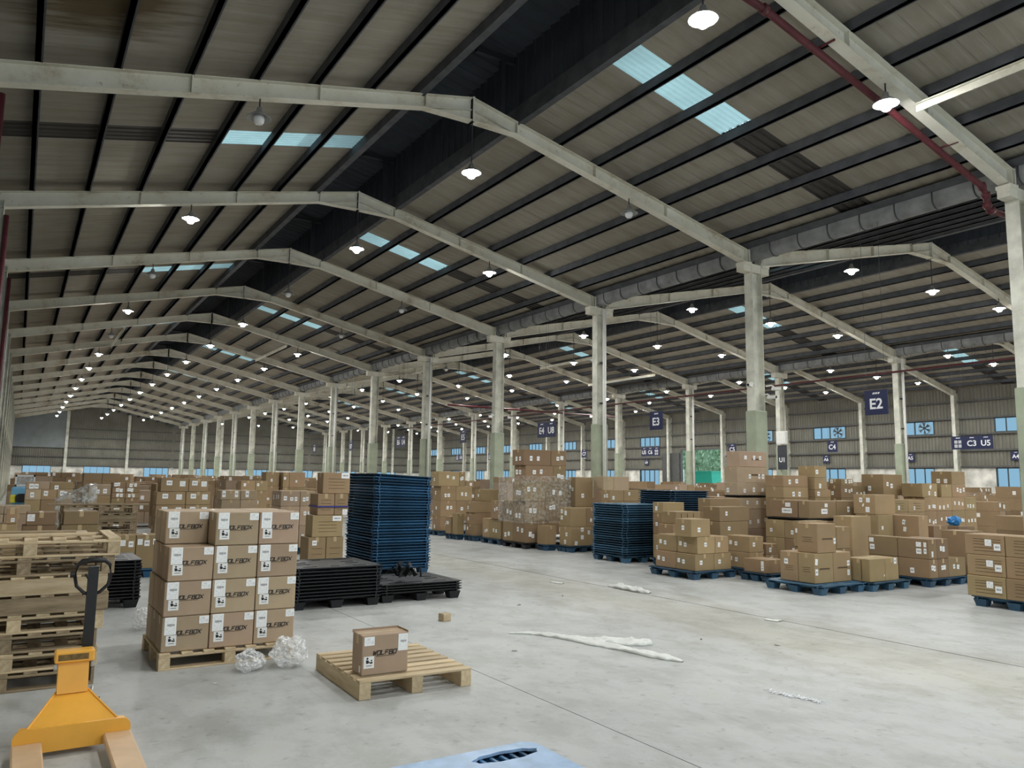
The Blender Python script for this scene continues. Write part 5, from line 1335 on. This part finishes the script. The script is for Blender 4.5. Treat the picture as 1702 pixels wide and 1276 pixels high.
pile('in the pile beside the blue tower', [([3.80, 4.08, 4.36], [11.7, 12.1], 0.137, 0.70), ([3.85, 4.34], [11.7, 12.05], 0.70, 1.03), ([3.92, 4.19, 4.41], [11.7, 12.10], 1.03, 1.36), ([3.99, 4.43], [11.7, 12.0], 1.36, 1.685)], prints=[('R', 0.2, 0.8, v, 0.006) for v in (0.7, 0.55, 0.4, 0.25)],
     fixed={(0, 0, 0): [('R', 0.35, 0.85, 0.07, 0.075, b_)], (0, 1, 0): [('R', 0.75, 0.12, 0.07, 0.075, b_)], (1, 0, 0): [('R', 0.8, 0.85, 0.14, 0.075, b_)], (2, 0, 0): [], (2, 1, 0): [('R', 0.8, 0.14, 0.08, 0.085, i_)], (3, 0, 0): [('R', 0.82, 0.86, 0.13, 0.085, b_)]}, pallet=(3.74, 4.78, 11.62, 12.6), pk='black')
tag(MB().box(-0.005, 0.0, 0.0, 0.40, 0, 0.028).box(0, 0.50, -0.006, -0.001, 0, 0.022).build('strap_band', M['strapblue'], loc=(3.912, 11.69, 1.15)), 'dark blue strap round the cartons beside the blue tower', 'strap')
pile('in the film-wrapped pile behind the black pallets', [([4.67, 5.08, 5.40], [16.3, 17.0], 0.137, 0.60), ([4.67, 5.08, 5.40], [16.3, 17.0], 0.60, 1.0), ([4.67, 5.08, 5.40], [16.3, 17.0], 1.0, 1.32)], st=(3, 3), mat='card_grey')
pile('high and far behind the WOLFBOX block', [([4.91, 5.28, 5.60], [20.8, 21.25], 0.137, 0.70), ([4.91, 5.28, 5.60], [20.8, 21.25], 0.70, 1.24), ([4.91, 5.28, 5.60], [20.8, 21.25], 1.24, 1.50)], st=(0, 1))
pile('in the far pair over the pale labels', [([6.50, 6.94], [24.5, 25.0], 0.137, 0.75), ([6.50, 6.94], [24.5, 25.0], 0.75, 1.33), ([6.52, 6.94], [24.5, 25.0], 1.33, 1.76)], st=(0, 1))
pile('in the far trio beside the blue tower', [([7.0, 7.2, 7.7], [24.3, 24.8], 0.137, 0.75), ([7.0, 7.2, 7.7], [24.3, 24.8], 0.75, 1.29), ([7.0, 7.2, 7.7], [24.3, 24.8], 1.29, 1.76)], st=(0, 1))
# plastic sheet thrown over goods by the wall
pb = MB(); nx_, ny_ = 18, 12; vs = []
for j in range(ny_ + 1):
    for i in range(nx_ + 1):
        u, v = i / nx_, j / ny_
        zz = 1.12 + 0.30 * min(1, u*1.15) - 0.5 * max(0, v < 0.12) * (0.12 - v)/0.12 + 0.05*mn.noise(Vector((i*0.6, j*0.6, 1)))
        vs.append((0.62 + 0.66*u, 16.3 + 0.9*v, zz))
pb.add(vs, [(j*(nx_+1)+i, j*(nx_+1)+i+1, (j+1)*(nx_+1)+i+1, (j+1)*(nx_+1)+i) for j in range(ny_) for i in range(nx_)])
pile('under the clear plastic sheet', [([0.64, 1.26], [16.46, 17.15], 0.137, 0.60), ([0.64, 1.26], [16.46, 17.15], 0.60, 0.98)], st=(0, 0), mat='card_grey')
tag(pb.build('plastic_sheet', M['sheet_film'], smooth=True), 'clear plastic sheet draped over cartons near the wall', 'plastic sheet')
# blue stacker truck by the wall, far back
tk = thing('stacker_truck', 'light blue stacker truck with white framed guard by the wall', 'truck', (0.22, 28.8, 0))
MB().cham(-0.34, 0.34, -0.3, 0.5, 0.10, 1.18, 0.04).build('body', M['lightblue'], tk)
gd = MB().box(-0.27, 0.27, -0.02, 0.02, 1.20, 1.26).box(-0.27, 0.27, -0.02, 0.02, 1.50, 1.56).box(-0.27, -0.22, -0.02, 0.02, 1.2, 1.56).box(0.22, 0.27, -0.02, 0.02, 1.2, 1.56).build('guard_frame', M['white_metal'], tk)
MB().box(-0.22, 0.22, -0.005, 0.005, 1.26, 1.50).build('guard_pane', M['sheet_film'], gd)
MB().cham(-0.20, 0.36, -0.62, -0.30, 0.72, 0.98, 0.05).build('seat', M['black_paint'], tk)
MB().cham(-0.36, -0.20, -0.5, -0.30, 0.70, 0.95, 0.03).build('side_panel', M['yellow'], tk)
for s in (-1, 1): MB().tube([(s*0.30 - 0.05, 0.3, 0.12), (s*0.30 + 0.05, 0.3, 0.12)], 0.12, 14).build('wheel', M['black_paint'], tk)
MB().box(-0.25, -0.10, 0.5, 1.5, 0.06, 0.10).box(0.10, 0.25, 0.5, 1.5, 0.06, 0.10).build('forks', M['dark_metal'], tk)
# blue plastic bag left on cartons
bg = MB(); vs = []; nu, nv = 16, 9
for j in range(nv + 1):
    th = math.pi*j/nv
    for i in range(nu):
        ph = 2*math.pi*i/nu; d = Vector((math.sin(th)*math.cos(ph), math.sin(th)*math.sin(ph), math.cos(th)))
        k_ = 1 + 0.5*mn.noise(d*2.2)
        vs.append((d.x*0.17*k_, d.y*0.12*k_, max(0.002, 0.09 + d.z*0.10*k_)))
bg.add(vs, [(j*nu+i, j*nu+(i+1) % nu, (j+1)*nu+(i+1) % nu, (j+1)*nu+i) for j in range(nv) for i in range(nu)])
tag(bg.build('plastic_bag', M['bluebag'], loc=(16.62, 8.85, 0.803)), 'crumpled bright blue plastic bag lying on a big carton', 'bag')

# ---- more piles further away: near ones are separate cartons, the rest one mass
fr_ = random.Random(21)
def far_pile(cx_, cy_, top, mats, emit):
    w = fr_.uniform(0.9, 1.1); z = 0.14
    while z < top - 0.08:
        h = min(fr_.uniform(0.26, 0.46), top - z)
        nx_ = fr_.choice((2, 2, 3)); ny_ = 1
        for i in range(nx_):
            for j in range(ny_):
                if j == 1 and i > 0: continue
                sx = w/nx_; sy = w/ny_
                emit(cx_ + i*sx, cx_ + (i+1)*sx, cy_ + j*sy, cy_ + (j+1)*sy, z, z + h)
        z += h
mass = MB()
def mass_emit(x0, x1, y0, y1, z0, z1):
    g = 0.006; mi = fr_.choice((0, 0, 1, 2))
    mass.box(x0+g, x1-g, y0+g, y1-g, z0, z1-0.004, mi)
    for _ in range(fr_.choice((0, 1, 1, 2))):          # white stickers on the aisle and front faces
        u, v = fr_.uniform(0.15, 0.8), fr_.uniform(0.3, 0.75); w, h = 0.05, 0.06
        zc = z0 + (z1 - z0)*v
        if fr_.random() < 0.6:
            xc = x0 + (x1 - x0)*u; mass.box(xc - w, xc + w, y0 + g - 0.004, y0 + g - 0.001, zc - h, zc + h, 3)
        else:
            yc = y0 + (y1 - y0)*u; mass.box(x0 + g - 0.004, x0 + g - 0.001, yc - w, yc + w, zc - h, zc + h, 3)
far_n = [0]
def thing_emit_for(where):
    cnt = [0]
    def e(x0, x1, y0, y1, z0, z1):
        far_n[0] += 1; cnt[0] += 1
        carton(x0, x1, y0, y1, z0, z1, M[fr_.choice(('card', 'card', 'card_dark', 'card_grey'))], 'brown carton, %s counted upwards in the %s' % (ORD[cnt[0] - 1], where), 'cartons in the ' + where, rnd_st(fr_.choice((0, 1)), fr_.choice((1, 2)), 1.5) if z1 > 1.1 else (), False, 0.2)
    return e
def free(x, y):
    for li in (1, 2):
        cx_ = X0 + li*NW
        for k in KS:
            if x - 0.35 < cx_ < x + 1.4 and y - 0.3 < FY(k) < y + 1.35: return False
    return True
# separate ones by the wall, then a band behind the measured piles
for q, x in enumerate((0.2, 1.6, 3.2)): far_pile(x, 23.0, fr_.uniform(1.35, 1.62), None, thing_emit_for('%s stack beyond the gridded one' % ORD[q]))
for (y, xs, hi) in ((17.6, (12.2, 13.4, 16.0, 17.4, 18.9, 20.6), 1.45), (13.2, (16.2, 17.8, 19.4, 21.2, 23.2), 1.72)):
    for x in xs:
        if free(x, y): far_pile(x, y, fr_.uniform(hi - 0.3, hi), None, mass_emit)
# the uncounted rest
y = 22.0
while y < 88:
    x = 10.6 + fr_.uniform(0, 1)
    while x < 44:
        if not (y < 24.0 and x < 12.0) and free(x, y) and fr_.random() < 0.85 and not (DOOR[0] - 1 < y < DOOR[1] + 1 and x > 40): far_pile(x, y, fr_.uniform(0.9, 1.72), None, mass_emit)
        x += fr_.uniform(1.35, 2.4)
    y += fr_.uniform(2.2, 3.4)
for yy in (7.6, 9.2, 12.0, 15.2, 18.4):
    x = 21.0 if yy < 12 else 24.8
    while x < 44:
        if free(x, yy): far_pile(x, yy, fr_.uniform(1.0, 1.75) if yy > 11 else fr_.uniform(0.8, 1.35), None, mass_emit)
        x += fr_.uniform(1.4, 2.2)
y = 26.5
while y < 90:
    x = -0.3 + fr_.uniform(0, 0.6)
    while x < 8.3:
        if not (x < 1.0 and y < 31): far_pile(x, y, fr_.uniform(1.1, 1.70), None, mass_emit)
        x += fr_.uniform(1.25, 1.9)
    y += fr_.uniform(2.0, 3.2)
mo = mass.build('distant_cartons', [M['card'], M['card_dark'], M['card_grey'], M['st_white']])
mo['kind'] = 'stuff'; mo['label'] = 'mass of brown cartons stacked throughout the far warehouse'; mo['category'] = 'cartons'
print('cartons', CARTONS[0], 'far', far_n[0])
